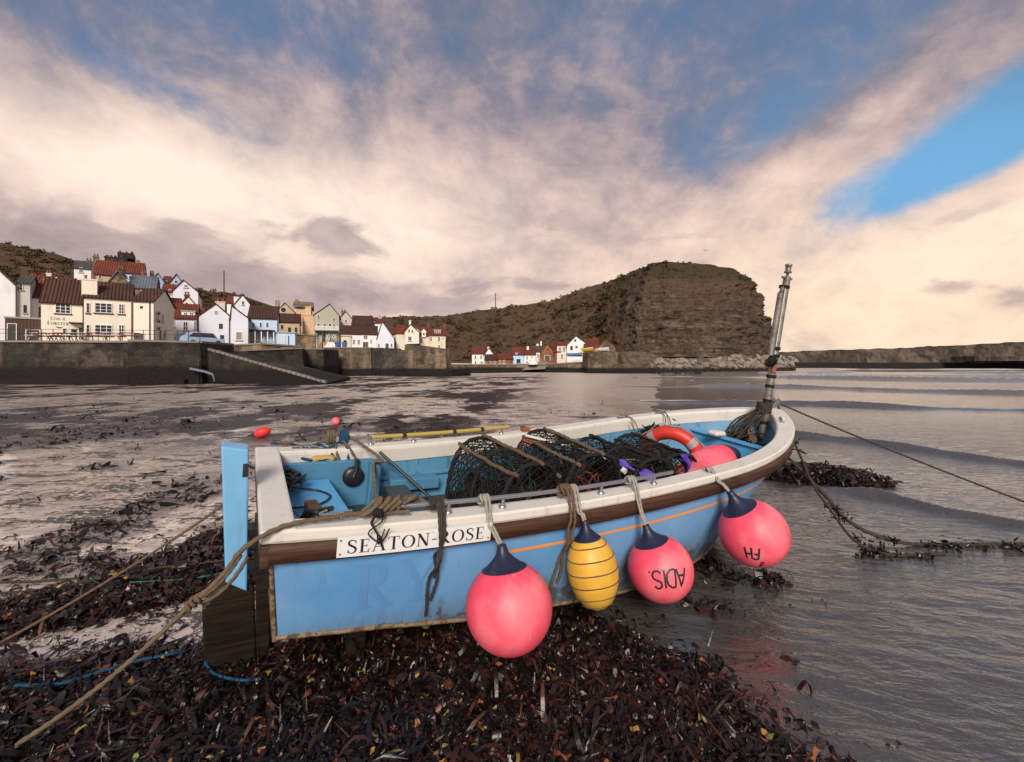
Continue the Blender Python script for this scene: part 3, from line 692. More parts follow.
# ------------------------------------------------------------------ houses
class House:
    def __init__(s, name, label, cat, u0, Y0, u1, Y1, vb, ve, vr, depth, ridge='x', wall='white_render', roof='red_tile', found=2.5, rf=.5, group=None, root=None, over=.22, flat=False, side=None, back_drop=0.0, zb=None, k=.88):
        a_ = lambda u: 1 + ((u - 512) / FPX) ** 2; uc = (u0 + u1) / 2; Y0 = Y1 = (Y0 + Y1) / 2; Y0, Y1 = Y0 * (a_(uc) / a_(u0)) ** (k / 2), Y1 * (a_(uc) / a_(u1)) ** (k / 2)
        A, B = wp(u0, HV, Y0), wp(u1, HV, Y1); s.A = A; d = Vector((B.x - A.x, B.y - A.y, 0)); s.w = d.length; s.X = d.normalized(); s.Yv = Vector((-s.X.y, s.X.x, 0))
        s.zb = wp(u0, vb, Y0).z if zb is None else zb
        ym = (Y0 + Y1) / 2
        s.ze = wp(u0, ve, Y0).z - s.zb
        yr = ym + (depth * .5 * s.Yv.y if ridge == 'x' else 0)
        s.zr = (wp(u0, vr, yr).z - s.zb) if not flat else s.ze
        s.zr = max(s.zr, s.ze + .02); s.d = depth; s.roofname = roof
        base = Vector((A.x, A.y, s.zb)); ang = math.atan2(s.X.y, s.X.x)
        s.off = Matrix.Identity(4)
        if root is None:
            s.root = empty(name, label, cat, base, (0, 0, ang), group); s.inv = (Matrix.Translation(base) @ Matrix.Rotation(ang, 4, 'Z')).inverted(); s.L = Matrix.Identity(4)
        else:
            s.root = root.root; s.inv = root.inv; s.L = root.inv @ Matrix.Translation(base) @ Matrix.Rotation(ang, 4, 'Z')
        s.M = Matrix.Translation(base) @ Matrix.Rotation(ang, 4, 'Z')
        w_, ze, zr, lo = s.w, s.ze, s.zr, -found; m = MB()
        if flat: m.box((0, 0, lo), (w_, depth, ze))
        elif ridge == 'x': m.prism([(0, lo), (depth, lo), (depth, ze - back_drop), (depth * rf, zr), (0, ze)], 0, w_, 'x')
        else: m.prism([(0, lo), (w_, lo), (w_, ze), (w_ * rf, zr), (0, ze)], 0, depth, 'y')
        m.v = [s.L @ Vector(p) for p in m.v]
        s.wallo = m.build('wall', [wall, side] if side else wall, s.root)
        if side:   # another colour on the two ends
            for p in s.wallo.data.polygons:
                nn = (s.L.inverted().to_3x3() @ p.normal)
                if abs(nn.x) > .9: p.material_index = 1
        r = MB(); th, o = .16, over
        def slab(p0, p1, a0, a1, ax):  # section p0 (eave) to p1 (ridge)
            dx, dz = p1[0] - p0[0], p1[1] - p0[1]; l = math.hypot(dx, dz); ux, uz = dx / l, dz / l
            e = (p0[0] - ux * o, p0[1] - uz * o); nx_, nz_ = (-uz, ux) if dx > 0 else (uz, -ux)
            k = .03; poly = [(e[0] + nx_ * k, e[1] + nz_ * k), (p1[0] + nx_ * k, p1[1] + nz_ * k), (p1[0], p1[1] + th / max(abs(ux), .3)), (e[0] + nx_ * th, e[1] + nz_ * th)]
            r.prism(poly, a0, a1, ax)
        if flat: r.box((-.1, -.1, ze + .003), (w_ + .1, depth + .1, ze + .18))
        elif ridge == 'x':
            slab((0, ze), (depth * rf, zr), -o * .7, w_ + o * .7, 'x'); slab((depth, ze - back_drop), (depth * rf, zr), -o * .7, w_ + o * .7, 'x')
        else:
            slab((0, ze), (w_ * rf, zr), -o * .7, depth + o * .7, 'y'); slab((w_, ze), (w_ * rf, zr), -o * .7, depth + o * .7, 'y')
        r.v = [s.L @ Vector(p) for p in r.v]
        s.roof = r.build('roof', roof, s.root)
        if ridge == 'y' and not flat and root is None:  # keep tile ribs running up the slope
            pass
    def hit(s, face, u, v):
        o = s.M.inverted() @ Vector((0, 0, CAMH)); dr = s.M.inverted().to_3x3() @ Vector(((u - 512) / FPX, 1, (HV - v) / FPX))
        ax, val = {'f': (1, 0), 'r': (0, s.w), 'l': (0, 0)}[face]
        return o + dr * ((val - o[ax]) / dr[ax])
    def rect(s, face, u, v, wd, hg):
        a, b = s.hit(face, u - wd / 2, v - hg / 2), s.hit(face, u + wd / 2, v + hg / 2)
        k = 0 if face == 'f' else 1; lo, hi = sorted((a[k], b[k])); 
        c = s.hit(face, u, v); half = hg / 2 * (s.M @ c).y / FPX
        return lo, hi, c.z - half, c.z + half
    def pt(s, face, a, z, d):  # d metres out from the face
        return {'f': Vector((a, -d, z)), 'r': Vector((s.w + d, a, z)), 'l': Vector((-d, a, z))}[face]
    def boxon(s, m, face, a0, a1, z0, z1, d0, d1, mi=0):
        p, q = s.pt(face, a0, z0, d0), s.pt(face, a1, z1, d1)
        lo = [min(x, y) for x, y in zip(p, q)]; hi = [max(x, y) for x, y in zip(p, q)]; m.box(lo, hi, mi, s.L)
    def win(s, face, u, v, wd, hg, cols=2, rows=2, frame='window_white', pane='pane', sill=True, fr=.07):
        a0, a1, z0, z1 = s.rect(face, u, v, wd, hg)
        fr = min(fr, (a1 - a0) * .14); m = MB()
        s.boxon(m, face, a0, a1, z0, z0 + fr, -.02, .07); s.boxon(m, face, a0, a1, z1 - fr, z1, -.02, .07)
        s.boxon(m, face, a0, a0 + fr, z0 + fr, z1 - fr, -.02, .07); s.boxon(m, face, a1 - fr, a1, z0 + fr, z1 - fr, -.02, .07)
        for i in range(1, cols):
            x = a0 + (a1 - a0) * i / cols; s.boxon(m, face, x - fr * .4, x + fr * .4, z0 + fr, z1 - fr, .0, .06)
        for i in range(1, rows):
            z = z0 + (z1 - z0) * i / rows; s.boxon(m, face, a0 + fr, a1 - fr, z - fr * .28, z + fr * .28, .0, .052)
        f = m.build('window', frame, s.root)
        m = MB(); s.boxon(m, face, a0 + fr * .9, a1 - fr * .9, z0 + fr * .9, z1 - fr * .9, -.02, .016); m.build('pane', pane, f)
        if sill:
            m = MB(); s.boxon(m, face, a0 - .08, a1 + .08, z0 - .12, z0 - .004, -.02, .12); m.build('sill', 'iron' if sill == 'dark' else 'lead', f)
        return s
    def door(s, face, u, v, wd, hg, mt='door_dark'):
        a0, a1, z0, z1 = s.rect(face, u, v, wd, hg); m = MB(); s.boxon(m, face, a0, a1, z0, z1, -.02, .05)
        d = m.build('door', mt, s.root)
        m = MB(); s.boxon(m, face, a0 - .07, a0 - .004, z0, z1 + .07, -.02, .09); s.boxon(m, face, a1 + .004, a1 + .07, z0, z1 + .07, -.02, .09); s.boxon(m, face, a0, a1, z1 + .004, z1 + .07, -.02, .09); m.build('frame', 'window_white', d)
        m = MB(); k = (a1 - a0); s.boxon(m, face, a0 + k * .8, a0 + k * .88, z0 + (z1 - z0) * .45, z0 + (z1 - z0) * .52, .05, .10); m.build('handle', 'lead', d)
        return s
    def chim(s, u, vt, wd, yfrac, mt='brown_stone', pots=2, drop=2.2):
        # stands on the roof at the fraction yfrac of the depth
        Yc = (s.M @ Vector((s.w / 2, s.d * yfrac, 0))).y
        for _ in range(3):
            p = s.M.inverted() @ wp(u, vt, Yc); Yc = (s.M @ Vector((p.x, s.d * yfrac, 0))).y
        p = s.M.inverted() @ wp(u, vt, Yc); hw = wd / 2 * Yc / FPX; m = MB(); x, y, z = p.x, s.d * yfrac, p.z
        m.box((x - hw, y - min(hw, .45), z - drop), (x + hw, y + min(hw, .45), z - .25), 0, s.L); m.box((x - hw - .06, y - min(hw, .45) - .06, z - .25), (x + hw + .06, y + min(hw, .45) + .06, z - .12), 0, s.L)
        c = m.build('chimney', mt, s.roof)
        m = MB()
        for i in range(pots):
            xx = x + (i - (pots - 1) / 2) * hw * 1.1 if pots > 1 else x
            m.lathe([(.12, z - .12), (.10, z + .22), (.13, z + .24), (.13, z + .32)], (0, 0, 0), s.L @ Matrix.Translation((xx, y, 0)), 8)
        if pots:   # thing > part > sub-part only : pots belong to the chimney piece
            me = m.build('chimney_pots', 'chimney_pot', s.roof)
        return s
    def pipe(s, face, u, v0, v1, mt='iron'):
        a, b = s.hit(face, u, v0), s.hit(face, u, v1); k = 0 if face == 'f' else 1
        m = MB(); m.tube([s.L @ s.pt(face, a[k], a.z, .09), s.L @ s.pt(face, a[k], b.z, .09)], .05, 6); m.build('drainpipe', mt, s.root); return s
G1, G2, G3 = 'village houses above the quay', 'cottages behind the middle harbour wall', 'cottages under the headland'
QY = 48.6
# --- the inn on the quay
pub = House('inn', 'cream two-storey inn on the quay with black lettering on its wall', 'inn', 41, QY + .9, 88, QY + .9, 340.5, 302, 281, 6.5, 'x', 'cream_render', 'brown_tile', 1.5, group=G1)
pub.win('f', 63, 308.5, 16, 10, 3, 3, sill='dark').win('f', 64.5, 330.5, 3.8, 4.5, 1, 2, sill=False).door('f', 81, 333.5, 4, 12)
pub.win('f', 74, 332, 5.5, 6, 1, 1, 'window_dark', sill=False)
m = MB(); pub.boxon(m, 'f', *[pub.rect('f', 77.5, 323.5, 15, 1.2)[i] for i in (0, 1, 2, 3)], 0, .9); m.build('porch_roof', 'brown_tile', pub.root)
pub.pipe('f', 83.2, 300, 340)
bay = House('inn_bay', None, None, 84, QY - .2, 131, QY - .2, 341, 297, 284, 5.0, 'x', 'cream_render', 'brown_tile', 1.5, root=pub, k=.9)
bay.win('f', 103.5, 308, 18, 10, 3, 3, sill='dark').win('f', 103.5, 330, 18, 10.5, 3, 3, sill='dark').win('f', 88, 308, 3.6, 10, 1, 3, sill='dark').win('f', 88, 330, 3.6, 10.5, 1, 3, sill='dark')
bay.win('f', 121.5, 309, 6, 10, 2, 3, sill='dark').win('f', 121.5, 330, 6, 10.5, 2, 3, sill='dark').win('r', 134, 310, 2, 9.5, 1, 3, sill='dark').door('r', 134, 333, 2, 14, 'door_white')
wing = House('inn_wing', None, None, 133.5, QY + .6, 153.5, QY + .6, 342, 301, 290, 6.0, 'x', 'cream_render', 'brown_tile', 1.5, root=pub, k=.55)
wing.win('f', 141.5, 307.3, 2.6, 2.4, 1, 1, 'window_dark', sill=False).door('f', 139, 337.5, 10, 8).pipe('f', 150, 301, 341)
wing.win('r', 157.5, 315, 2.2, 8, 1, 3).win('r', 162.5, 318, 2, 8, 1, 3).door('r', 159.5, 336, 2.4, 12, 'door_dark').win('r', 164, 335, 2.2, 8, 1, 3)
end = wing
bay.chim(90, 278.5, 11.5, .12, 'cream_render', 2, 1.9)
tp, tw = text_polys('Cod &', .78); sc_ = 17.5 / tw
def wall_text(h, s, u0, v_base, wpx, small=None):
    polys, tw = text_polys(s, small); a = h.hit('f', u0, v_base); b = h.hit('f', u0 + wpx, v_base); sc = (b.x - a.x) / tw; m = MB()
    for q in polys: m.add([h.L @ Vector((a.x + x * sc, -.02, a.z + y * sc)) for x, y in q], [(0, 1, 2, 3)])
    m.build('lettering', 'sign_black', h.root)
wall_text(pub, 'Cod &', 50.6, 319.8, 15.5, .78); wall_text(pub, 'Lobster', 47.2, 324.4, 22, .78)
m = MB(); a = pub.hit('f', 55, 326.2); b = pub.hit('f', 63, 327.3); m.grid([[pub.L @ Vector((a.x + (b.x - a.x) * k / 8, -.03, a.z - .10 * math.sin(k / 8 * 3.14) - (a.z - b.z) * k / 8 + sg * .07 * math.sin(k / 8 * 3.14))) for k in range(9)] for sg in (-1, 1)]); m.build('painted_lobster', 'sign_black', pub.root)
for (u, v) in ((155.5, 313), (155.5, 321), (155.5, 328)):   # hanging baskets and lamps at the gable
    p = end.hit('r', u, v); m = MB(); m.lathe([(.04, -.2), (.15, -.1), (.18, .05), (.1, .15)], (0, 0, 0), end.L @ Matrix.Translation((end.w + .3, p.y, p.z)), 8); m.build('hanging_basket', 'bush' if False else 'iron', pub.root)
# --- others
h = House('house', 'tall pale house cut by the left edge, its plain gable beside the brown shed', 'house', -46, QY + 1, 17, QY + 1, 341, 283, 262, 9, 'y', 'white_render', 'slate', 1.5, rf=.55, group=G1); h.pipe('f', 16.2, 280, 341); h.win('f', -8, 305, 8, 10, 2, 2)
h = House('house', 'narrow pale house with one small high window above the brown shed', 'house', 17.6, QY + 2, 30, QY + 4, 341, 283, 277, 6, 'x', 'grey_render', 'slate', 1.5, group=G1); h.win('f', 21, 287, 4, 6, 1, 2).win('f', 25, 309, 3, 8, 1, 2, 'window_dark')
h = House('shed', 'low brown timber shed with a pale flat roof between white house and inn', 'shed', 5, QY - .3, 43, QY - .1, 341, 318, 316, 3.2, 'x', 'brown_wood', 'lead', 1.0, flat=True); h.door('f', 33, 335, 13, 10).door('f', 12, 332, 8, 16)
h = House('house', 'white house with a red tiled roof between the brown shed and the inn', 'house', 30, QY + 5, 58, QY + 5, 338, 297.5, 283, 7, 'x', 'white_render', 'red_tile', 2, group=G1); h.win('f', 41, 312, 4, 10, 1, 2, 'window_dark').chim(46, 279, 4, .5).pipe('f', 31.5, 296, 338)
m = MB(); 
h = House('house', 'house of which only the red roof and a white dormer show behind the inn', 'house', 30, 58, 72, 57, 300, 286, 278, 7, 'x', 'white_render', 'red_tile', 4, group=G1); h.chim(34, 275.5, 3, .5).chim(49, 272.5, 3.4, .55, 'white_render')
d = House('dormer', None, None, 51, 56, 61, 56, 286, 281, 276.5, 3, 'y', 'white_render', 'red_tile', .5, root=h, over=.1)
h = House('cottage', 'small white cottage high on the left hill beside the dark bushes', 'cottage', 74, 84, 91, 86, 280, 268, 262, 6, 'x', 'white_render', 'slate', 4, group=G1); h.win('f', 81, 270, 4, 5, 2, 2).chim(89, 260, 4, .5)
h = House('house', 'big ochre house on the hill crest with a long red roof', 'house', 94, 72, 125, 74.5, 289, 274, 262.5, 7, 'x', 'ochre_render', 'red_tile', 5, group=G1)
h.chim(96, 256, 3.8, .5).chim(138, 262, 3, .5); h.win('f', 100, 277, 3, 4, 1, 2)
k = House('extension', None, None, 125.2, 74.4, 142, 75.8, 289, 273, 263.5, 7, 'x', 'sky_render', 'red_tile', 5, root=h); k.win('f', 130, 277, 2.5, 3, 1, 1)
h = House('chimney_house', 'dark stone chimney block with a stepped parapet behind the red-roofed hill house', 'house', 104.5, 80, 127, 80, 272, 257, 257, 4, 'x', 'dark_stone', 'dark_stone', 4, flat=True, over=.05, group=G1)
m = MB(); z0 = h.ze + .18
for i in range(5): m.box((.1 + i * .55, .5, z0), (.4 + i * .55, 1.2, z0 + .35), 0)
m.box((1.7, .1, z0 + .003), (3.9, 3.6, z0 + 1.0), 0); m.box((1.9, .4, z0 + 1.0), (2.1, .9, z0 + 1.3)); m.box((2.8, .4, z0 + 1.0), (3.0, .9, z0 + 1.3)); m.box((3.5, .4, z0 + 1.0), (3.8, .9, z0 + 1.35)); m.build('parapet', 'dark_stone', h.root)
h = House('house', 'brown stone gabled house with a pale slate roof just behind the inn', 'house', 107, 58, 129, 58, 300, 284.5, 271.5, 10, 'y', 'brown_stone', 'blue_slate', 4, group=G1)
k = House('range', None, None, 129, 58.4, 155, 60, 302, 287.5, 277, 7, 'x', 'brown_stone', 'blue_slate', 4, root=h); k.win('f', 142, 289, 2.5, 3, 1, 1); h.chim(121, 268, 5, .1); k.chim(144, 272, 3.6, .6)
h = House('house', 'left one of the two blue-grey gabled houses on the hill', 'house', 146, 78, 166, 79, 300, 284, 274, 7, 'y', 'slate_blue_render', 'slate', 4, group=G1, rf=.6); h.win('f', 158, 281, 3, 3, 1, 1).chim(152, 272.5, 3, .3)
h = House('house', 'right one of the two blue-grey gabled houses on the hill', 'house', 169, 80, 184, 79, 300, 284, 275, 8, 'y', 'slate_blue_render', 'red_tile', 4, group=G1); h.win('f', 176, 282, 3, 3.5, 1, 1)
k = House('extension', None, None, 163, 81, 168.8, 80.2, 300, 283, 277, 6, 'x', 'pink_render', 'red_tile', 4, root=h); k.win('f', 166.3, 283, 2.5, 5, 1, 2)
h = House('house', 'large white gabled house on the slope with a pinkish side wall', 'house', 173, 70, 198, 71.5, 312, 291, 281, 8, 'y', 'lilac_render', 'red_tile', 4, rf=.42, group=G1); h.win('f', 186, 286, 4, 3, 2, 1)
k = House('side_wing', None, None, 162.5, 73, 172.8, 70.2, 312, 291.5, 285, 5, 'x', 'pink_render', 'red_tile', 4, root=h); k.win('f', 165.5, 292, 2.6, 5, 1, 2).win('f', 170, 291.5, 2.6, 5, 1, 2).win('f', 166, 301, 2.4, 4, 1, 2).win('f', 170, 301, 2.4, 4, 1, 2)
h = House('cottage', 'small cream gabled cottage with a red roof below the large white hill house', 'cottage', 179, 62, 197, 63, 322, 306, 297, 6, 'y', 'cream_render', 'red_tile', 4, group=G1); h.chim(186.5, 305, 7, .0, 'orange_brick', 1, 1.6).chim(187, 294, 4, .4)
k = House('side_wing', None, None, 164, 64, 178.8, 62.2, 322, 305.5, 299, 5, 'x', 'yellow_render', 'red_tile', 4, root=h)
h = House('house', 'lilac-white terraced house with red roof and dormers right of the inn', 'house', 170, QY + 9, 196.5, QY + 11, 346, 318, 305, 7, 'x', 'lilac_render', 'red_tile', 2, group=G1)
for (u, v, w_, hh) in ((173, 323.5, 4, 7.5), (185.5, 326, 5, 9), (195, 325, 2.2, 8), (173, 334, 4, 6), (185.5, 337, 5, 9)): h.win('f', u, v, w_, hh, 2, 2)
h.door('f', 191, 338.5, 3, 11)
k = House('dormer', None, None, 181.5, QY + 10.3, 195, QY + 11.2, 318, 311.5, 310, 2.5, 'x', 'white_render', 'lead', .3, root=h, flat=True, over=.1); k.win('f', 185.5, 314.5, 4, 4.2, 2, 2).win('f', 191.5, 314.5, 4, 4.2, 2, 2)
h = House('house', 'tall white gabled house with few small windows at the top of the slipway', 'house', 199, 59, 230.5, 58, 354, 316, 304.5, 9, 'y', 'lilac_render', 'brown_tile', 2, rf=.52, group=G1)
for (u, v, w_, hh) in ((216, 312.5, 4, 3.5), (220.8, 326.3, 3.6, 5), (222, 337.5, 4, 5)): h.win('f', u, v, w_, hh, 2, 2, 'window_white' if v < 320 else 'window_dark', sill=False)
h.door('f', 221.5, 349, 3, 8).door('f', 210, 351, 4, 6).win('f', 200.8, 347, 1.4, 5, 1, 1, 'window_dark', sill=False).pipe('f', 229.3, 318, 350).chim(220.5, 301, 8, .15, 'pink_render', 2, 2)
m = MB(); a0, a1, z0, z1 = h.rect('f', 221, 342.5, 7, 1.2); h.boxon(m, 'f', a0, a1, z0, z1, 0, .8); m.build('porch_roof', 'brown_tile', h.root)
k = House('rear_wing', None, None, 230.8, 58.5, 248, 60.5, 350, 318, 307, 9, 'y', 'lilac_render', 'brown_tile', 2, rf=.05, root=h); k.win('f', 239, 336, 6.5, 8.5, 1, 1, 'window_white', 'pane_warm')
h = House('house', 'pale blue quayside house with three upper windows and a white veranda', 'house', 248.4, 60.5, 277, 66, 349, 318, 307, 7, 'x', 'sky_render', 'brown_tile', 2, group=G1)
for u in (253.5, 260.7, 267.2): h.win('f', u, 325, 2.6, 5, 1, 2, 'window_white', sill=False)
a0, a1, z0, z1 = h.rect('f', 262, 331, 26, 1.2)
m = MB(); h.boxon(m, 'f', a0, a1, z0, z1, 0, 1.6); m.build('veranda_roof', 'brown_tile', h.root)
for i in range(5):
    m = MB(); x = a0 + .1 + (a1 - a0 - .2) * i / 4; h.boxon(m, 'f', x - .06, x + .06, 0, z0 - .004, 1.35, 1.47); m.build('veranda_post', 'white_paint', h.root)
for u in (252.5, 259.5, 266.5): h.win('f', u, 338, 4.5, 9, 2, 1, 'window_white', 'pane_warm', sill=False)
m = MB(); h.boxon(m, 'f', a0, a1, .95, 1.0, 1.5, 1.54); h.boxon(m, 'f', a0, a1, .5, .53, 1.5, 1.54)
for i in range(11): x = a0 + (a1 - a0) * i / 10; h.boxon(m, 'f', x - .02, x + .02, 0, .95, 1.5, 1.54)
m.build('veranda_railing', 'iron', h.root)
h = House('cottage', 'little white gabled cottage with red roof alone on the hillside', 'cottage', 235, 86, 250, 87, 322, 304, 295.5, 6, 'y', 'lilac_render', 'red_tile', 5, group=G1); h.win('f', 243, 303, 3, 4, 1, 2).chim(237, 296.5, 5, .1, 'white_render', 1, 2)
k = House('side_wing', None, None, 227, 88, 234.8, 86.3, 322, 303, 297, 5, 'x', 'white_render', 'red_tile', 5, root=h)
h = House('boathouse', 'low sky blue boathouse boxes on the stone wall beside the veranda', 'boathouse', 275, 63, 295, 64, 350, 333, 332, 3, 'x', 'sky_render', 'lead', 1, flat=True); h.door('f', 283.5, 342, 2.4, 12, 'door_white').win('f', 288.5, 340, 1.5, 9, 1, 1, sill=False)
h = House('house', 'tan gabled house with a round upper window and red roof', 'house', 277, 88, 294.5, 89, 338, 312, 303.5, 7, 'y', 'ochre_render', 'red_tile', 4, group=G2, rf=.45)
p = h.hit('f', 283.5, 310); m = MB(); m.tube([(p.x + .55 * math.cos(a), -.04, p.z + .55 * math.sin(a)) for a in np.linspace(0, 6.2832, 25)], .07, 6); f = m.build('window', 'window_white', h.root); m = MB(); m.add([(p.x + .5 * math.cos(a), -.02, p.z + .5 * math.sin(a)) for a in np.linspace(0, 6.2832, 24, endpoint=False)], [tuple(range(24))]); m.build('pane', 'pane', f)
h.win('f', 290.5, 318, 2, 5, 1, 2).chim(277.5, 302, 4, .4)
h = House('house', 'lower tan house with a dark tiled roof in front of the round window gable', 'house', 275.5, 80, 299.5, 84, 345, 322, 314.5, 6, 'x', 'ochre_render', 'brown_tile', 3, group=G2); h.win('f', 289.5, 330, 3, 5, 1, 2, 'window_dark').win('f', 282, 327, 2.4, 4, 1, 2, 'window_dark').win('f', 296, 330, 2.4, 5, 1, 2, 'window_dark')
h = House('house', 'tall peach tower-like house with a flat top and a band of windows', 'house', 294.6, 90, 311, 92, 345, 306.5, 302.5, 6, 'x', 'peach_render', 'brown_stone', 4, group=G2, over=.5); h.win('f', 300, 308, 8, 4, 4, 1, sill=False).chim(297, 301, 3, .3, 'brown_stone', 2, 1.2)
k = House('front_wing', None, None, 302.5, 87, 314, 86, 345, 315.5, 310, 4, 'x', 'peach_render', 'peach_render', 3, root=h, flat=True, over=.05); k.chim(308.3, 306, 5, .3, 'peach_render', 1, 2); k.win('f', 304, 323, 2, 4, 1, 2)
h = House('house', 'large sage grey gabled house with a white railed balcony', 'house', 314.2, 86, 339, 86, 349, 315, 304.5, 9, 'y', 'sage_render', 'slate', 2, rf=.62, group=G2)
for (u, v, w_, hh) in ((318.5, 317, 2.6, 4), (334, 320, 2.2, 4.2), (318.5, 325.5, 3.2, 4), (324.5, 325.5, 3, 4), (330, 325.5, 3.2, 4), (334, 326.5, 2, 5)): h.win('f', u, v, w_, hh, 1, 2, sill=False)
a0, a1, z0, z1 = h.rect('f', 327, 331.5, 23, .9)
m = MB(); h.boxon(m, 'f', a0, a1, z0, z1, 0, 1.3); m.build('balcony_floor', 'iron', h.root)
m = MB(); h.boxon(m, 'f', a0, a1, z1 + .75, z1 + .83, 1.2, 1.26); h.boxon(m, 'f', a0, a1, z1 + .12, z1 + .18, 1.2, 1.26)
for i in range(27): x = a0 + (a1 - a0) * i / 26; h.boxon(m, 'f', x - .035, x + .035, z1 + .18, z1 + .75, 1.21, 1.25)
m.build('balcony_railing', 'white_paint', h.root)
for u in (316, 323, 331, 338):
    a0_, a1_, z0_, z1_ = h.rect('f', u, 340, .9, 16); m = MB(); h.boxon(m, 'f', a0_, a1_, 0, z0 - .004, 1.0, 1.15); m.build('balcony_post', 'window_dark', h.root)
h.door('f', 323.5, 338, 3.6, 8).win('f', 317.5, 336, 4, 4, 2, 2)
m = MB(); a0_, a1_, z0_, z1_ = h.rect('f', 331.5, 337, 10, 5.5)
for i in range(4):
    x0 = a0_ + (a1_ - a0_) * i / 4; x1 = a0_ + (a1_ - a0_) * (i + 1) / 4
    for (p_, q_) in (((x0, z0_), (x1, z1_)), ((x0, z1_), (x1, z0_))): m.tube([(p_[0], -1.08, p_[1]), (q_[0], -1.08, q_[1])], .05, 5)
m.build('lattice_panel', 'white_paint', h.root)
m = MB(); a0_, a1_, z0_, z1_ = h.rect('f', 330, 346, 15, 7); m.prism([(a0_, 0), (a1_, 0), (a1_ - .6, 1.25), (a0_ + 1.1, 1.25)], -1.6, -.05, 'y'); m.build('rendered_plinth', 'white_render', h.root)
m = MB()
for i in range(7): m.box((a0_ - .9 + i * .13, -1.9, 0), (a0_ - .75 + i * .13, -1.62, .18 + i * .2))
m.build('stairs', 'orange_brick', h.root)
h = House('house', 'pale house half hidden behind the right side of the sage gable', 'house', 339.5, 96, 352, 97, 345, 319, 312, 7, 'y', 'grey_render', 'slate', 3, group=G2); h.chim(343.5, 311, 4, .2).win('f', 346, 321, 2, 3, 1, 1)
h = House('cottage', 'long low white cottage with a dark brown tiled roof on the harbour wall', 'cottage', 341, 84, 377, 84, 347.5, 334, 326.5, 6, 'x', 'white_render', 'brown_tile', 1, group=G2)
for (u, v, w_, hh) in ((353.8, 341.8, 2.6, 5), (358.7, 342, 2.6, 5), (365.5, 337.2, 4.2, 4), (371, 341.5, 1.6, 4)): h.win('f', u, v, w_, hh, 2, 2, sill=False)
h.door('f', 364.3, 345, 2.6, 6).door('f', 367, 345, 2, 6, 'door_dark')
k = House('annexe', None, None, 341.2, 83, 351, 83, 347.5, 336.5, 336, 1.0, 'x', 'yellow_render', 'lead', 1, root=h, flat=True, over=.05); k.win('f', 345, 342, 4, 4.5, 1, 1, sill=False)
h = House('house', 'brown roofed house whose roof shows behind the long low cottage', 'house', 352, 96, 372, 97, 345, 325, 316.5, 7, 'x', 'brown_stone', 'brown_tile', 3, group=G2); h.chim(370.5, 317, 4, .5, 'white_render')
h = House('house', 'house with two white chimneys and a dormer above the long low cottage', 'house', 368, 100, 381, 100, 345, 323, 318.5, 6, 'x', 'white_render', 'red_tile', 3, group=G2); h.win('f', 373, 323, 3.5, 3, 2, 1).chim(370.5, 316.5, 3, .5, 'white_render', 1).chim(380, 317, 3, .5, 'white_render', 1)
h = House('cottage', 'white gable end with a grey lean-to roof right of the long low cottage', 'cottage', 377.3, 84.5, 394, 86, 349, 338.5, 322.5, 6, 'y', 'lilac_render', 'slate', 2, rf=.30, group=G2); h.win('f', 378.8, 345, 1.5, 2.5, 1, 1).door('f', 387, 346, 3, 5).win('f', 391.5, 345, 1.5, 3, 1, 1)
h = House('cottage', 'white cottage with red roof and a bay window beside the grey lean-to', 'cottage', 384.5, 91, 399.5, 90, 350, 334.5, 328.5, 6, 'x', 'lilac_render', 'red_tile', 2, group=G2); h.win('f', 395.5, 338, 2.6, 5, 2, 2).win('f', 390.5, 337, 1.6, 3, 1, 1).win('f', 396, 344, 3, 3, 2, 1, 'red_paint').chim(392, 328, 3, .5, 'white_render')
h = House('cottage', 'cream gabled cottage with a tall twin window in the middle of the row', 'cottage', 404.5, 88, 419, 88.5, 350, 332.5, 325, 8, 'y', 'cream_render', 'red_tile', 2, rf=.42, group=G2); h.win('f', 409.8, 338.5, 3.6, 4.5, 2, 1).win('f', 409, 330.5, 1.3, 2, 1, 1, 'window_dark').win('f', 412.4, 331, 1.3, 2, 1, 1, 'window_dark').chim(410, 320, 1.8, .1, 'white_render', 1)
k = House('side_wing', None, None, 396, 89.5, 404.3, 88.2, 350, 333.5, 326, 6, 'x', 'yellow_render', 'red_tile', 2, root=h); 
h = House('cottage', 'pink cottage with two white dormers in its red roof', 'cottage', 414.5, 92, 429, 92, 350, 336, 328, 6, 'x', 'pink_render', 'red_tile', 2, group=G2); h.win('f', 421.5, 340, 2, 3.6, 1, 2).chim(428.4, 324.5, 1.8, .5)
for u in (417, 423.8):
    k = House('dormer', None, None, u - 2, 91.6, u + 2, 91.6, 336, 332, 330, 2.5, 'y', 'white_render', 'white_render', .2, root=h, over=.1); k.win('f', u, 334, 2.2, 3, 1, 2, sill=False)
h = House('cottage', 'yellow cottage at the right end of the middle row, red roof', 'cottage', 429.3, 90, 445.5, 90.5, 351, 335.5, 328.5, 6, 'x', 'yellow_render', 'red_tile', 2, group=G2)
for (u, v, w_, hh) in ((431, 339, 1.9, 4.5), (439, 339, 2, 5), (443, 338.5, 1.5, 2), (439, 346.5, 2.2, 3)): h.win('f', u, v, w_, hh, 1, 2, sill=False)
h.chim(444.8, 325, 1.8, .5)
k = House('dormer', None, None, 434, 90.8, 441, 91, 333.5, 330.5, 330, 2, 'x', 'brown_stone', 'lead', .2, root=h, flat=True, over=.05); k.win('f', 437.5, 332, 6, 2.2, 3, 1, sill=False)
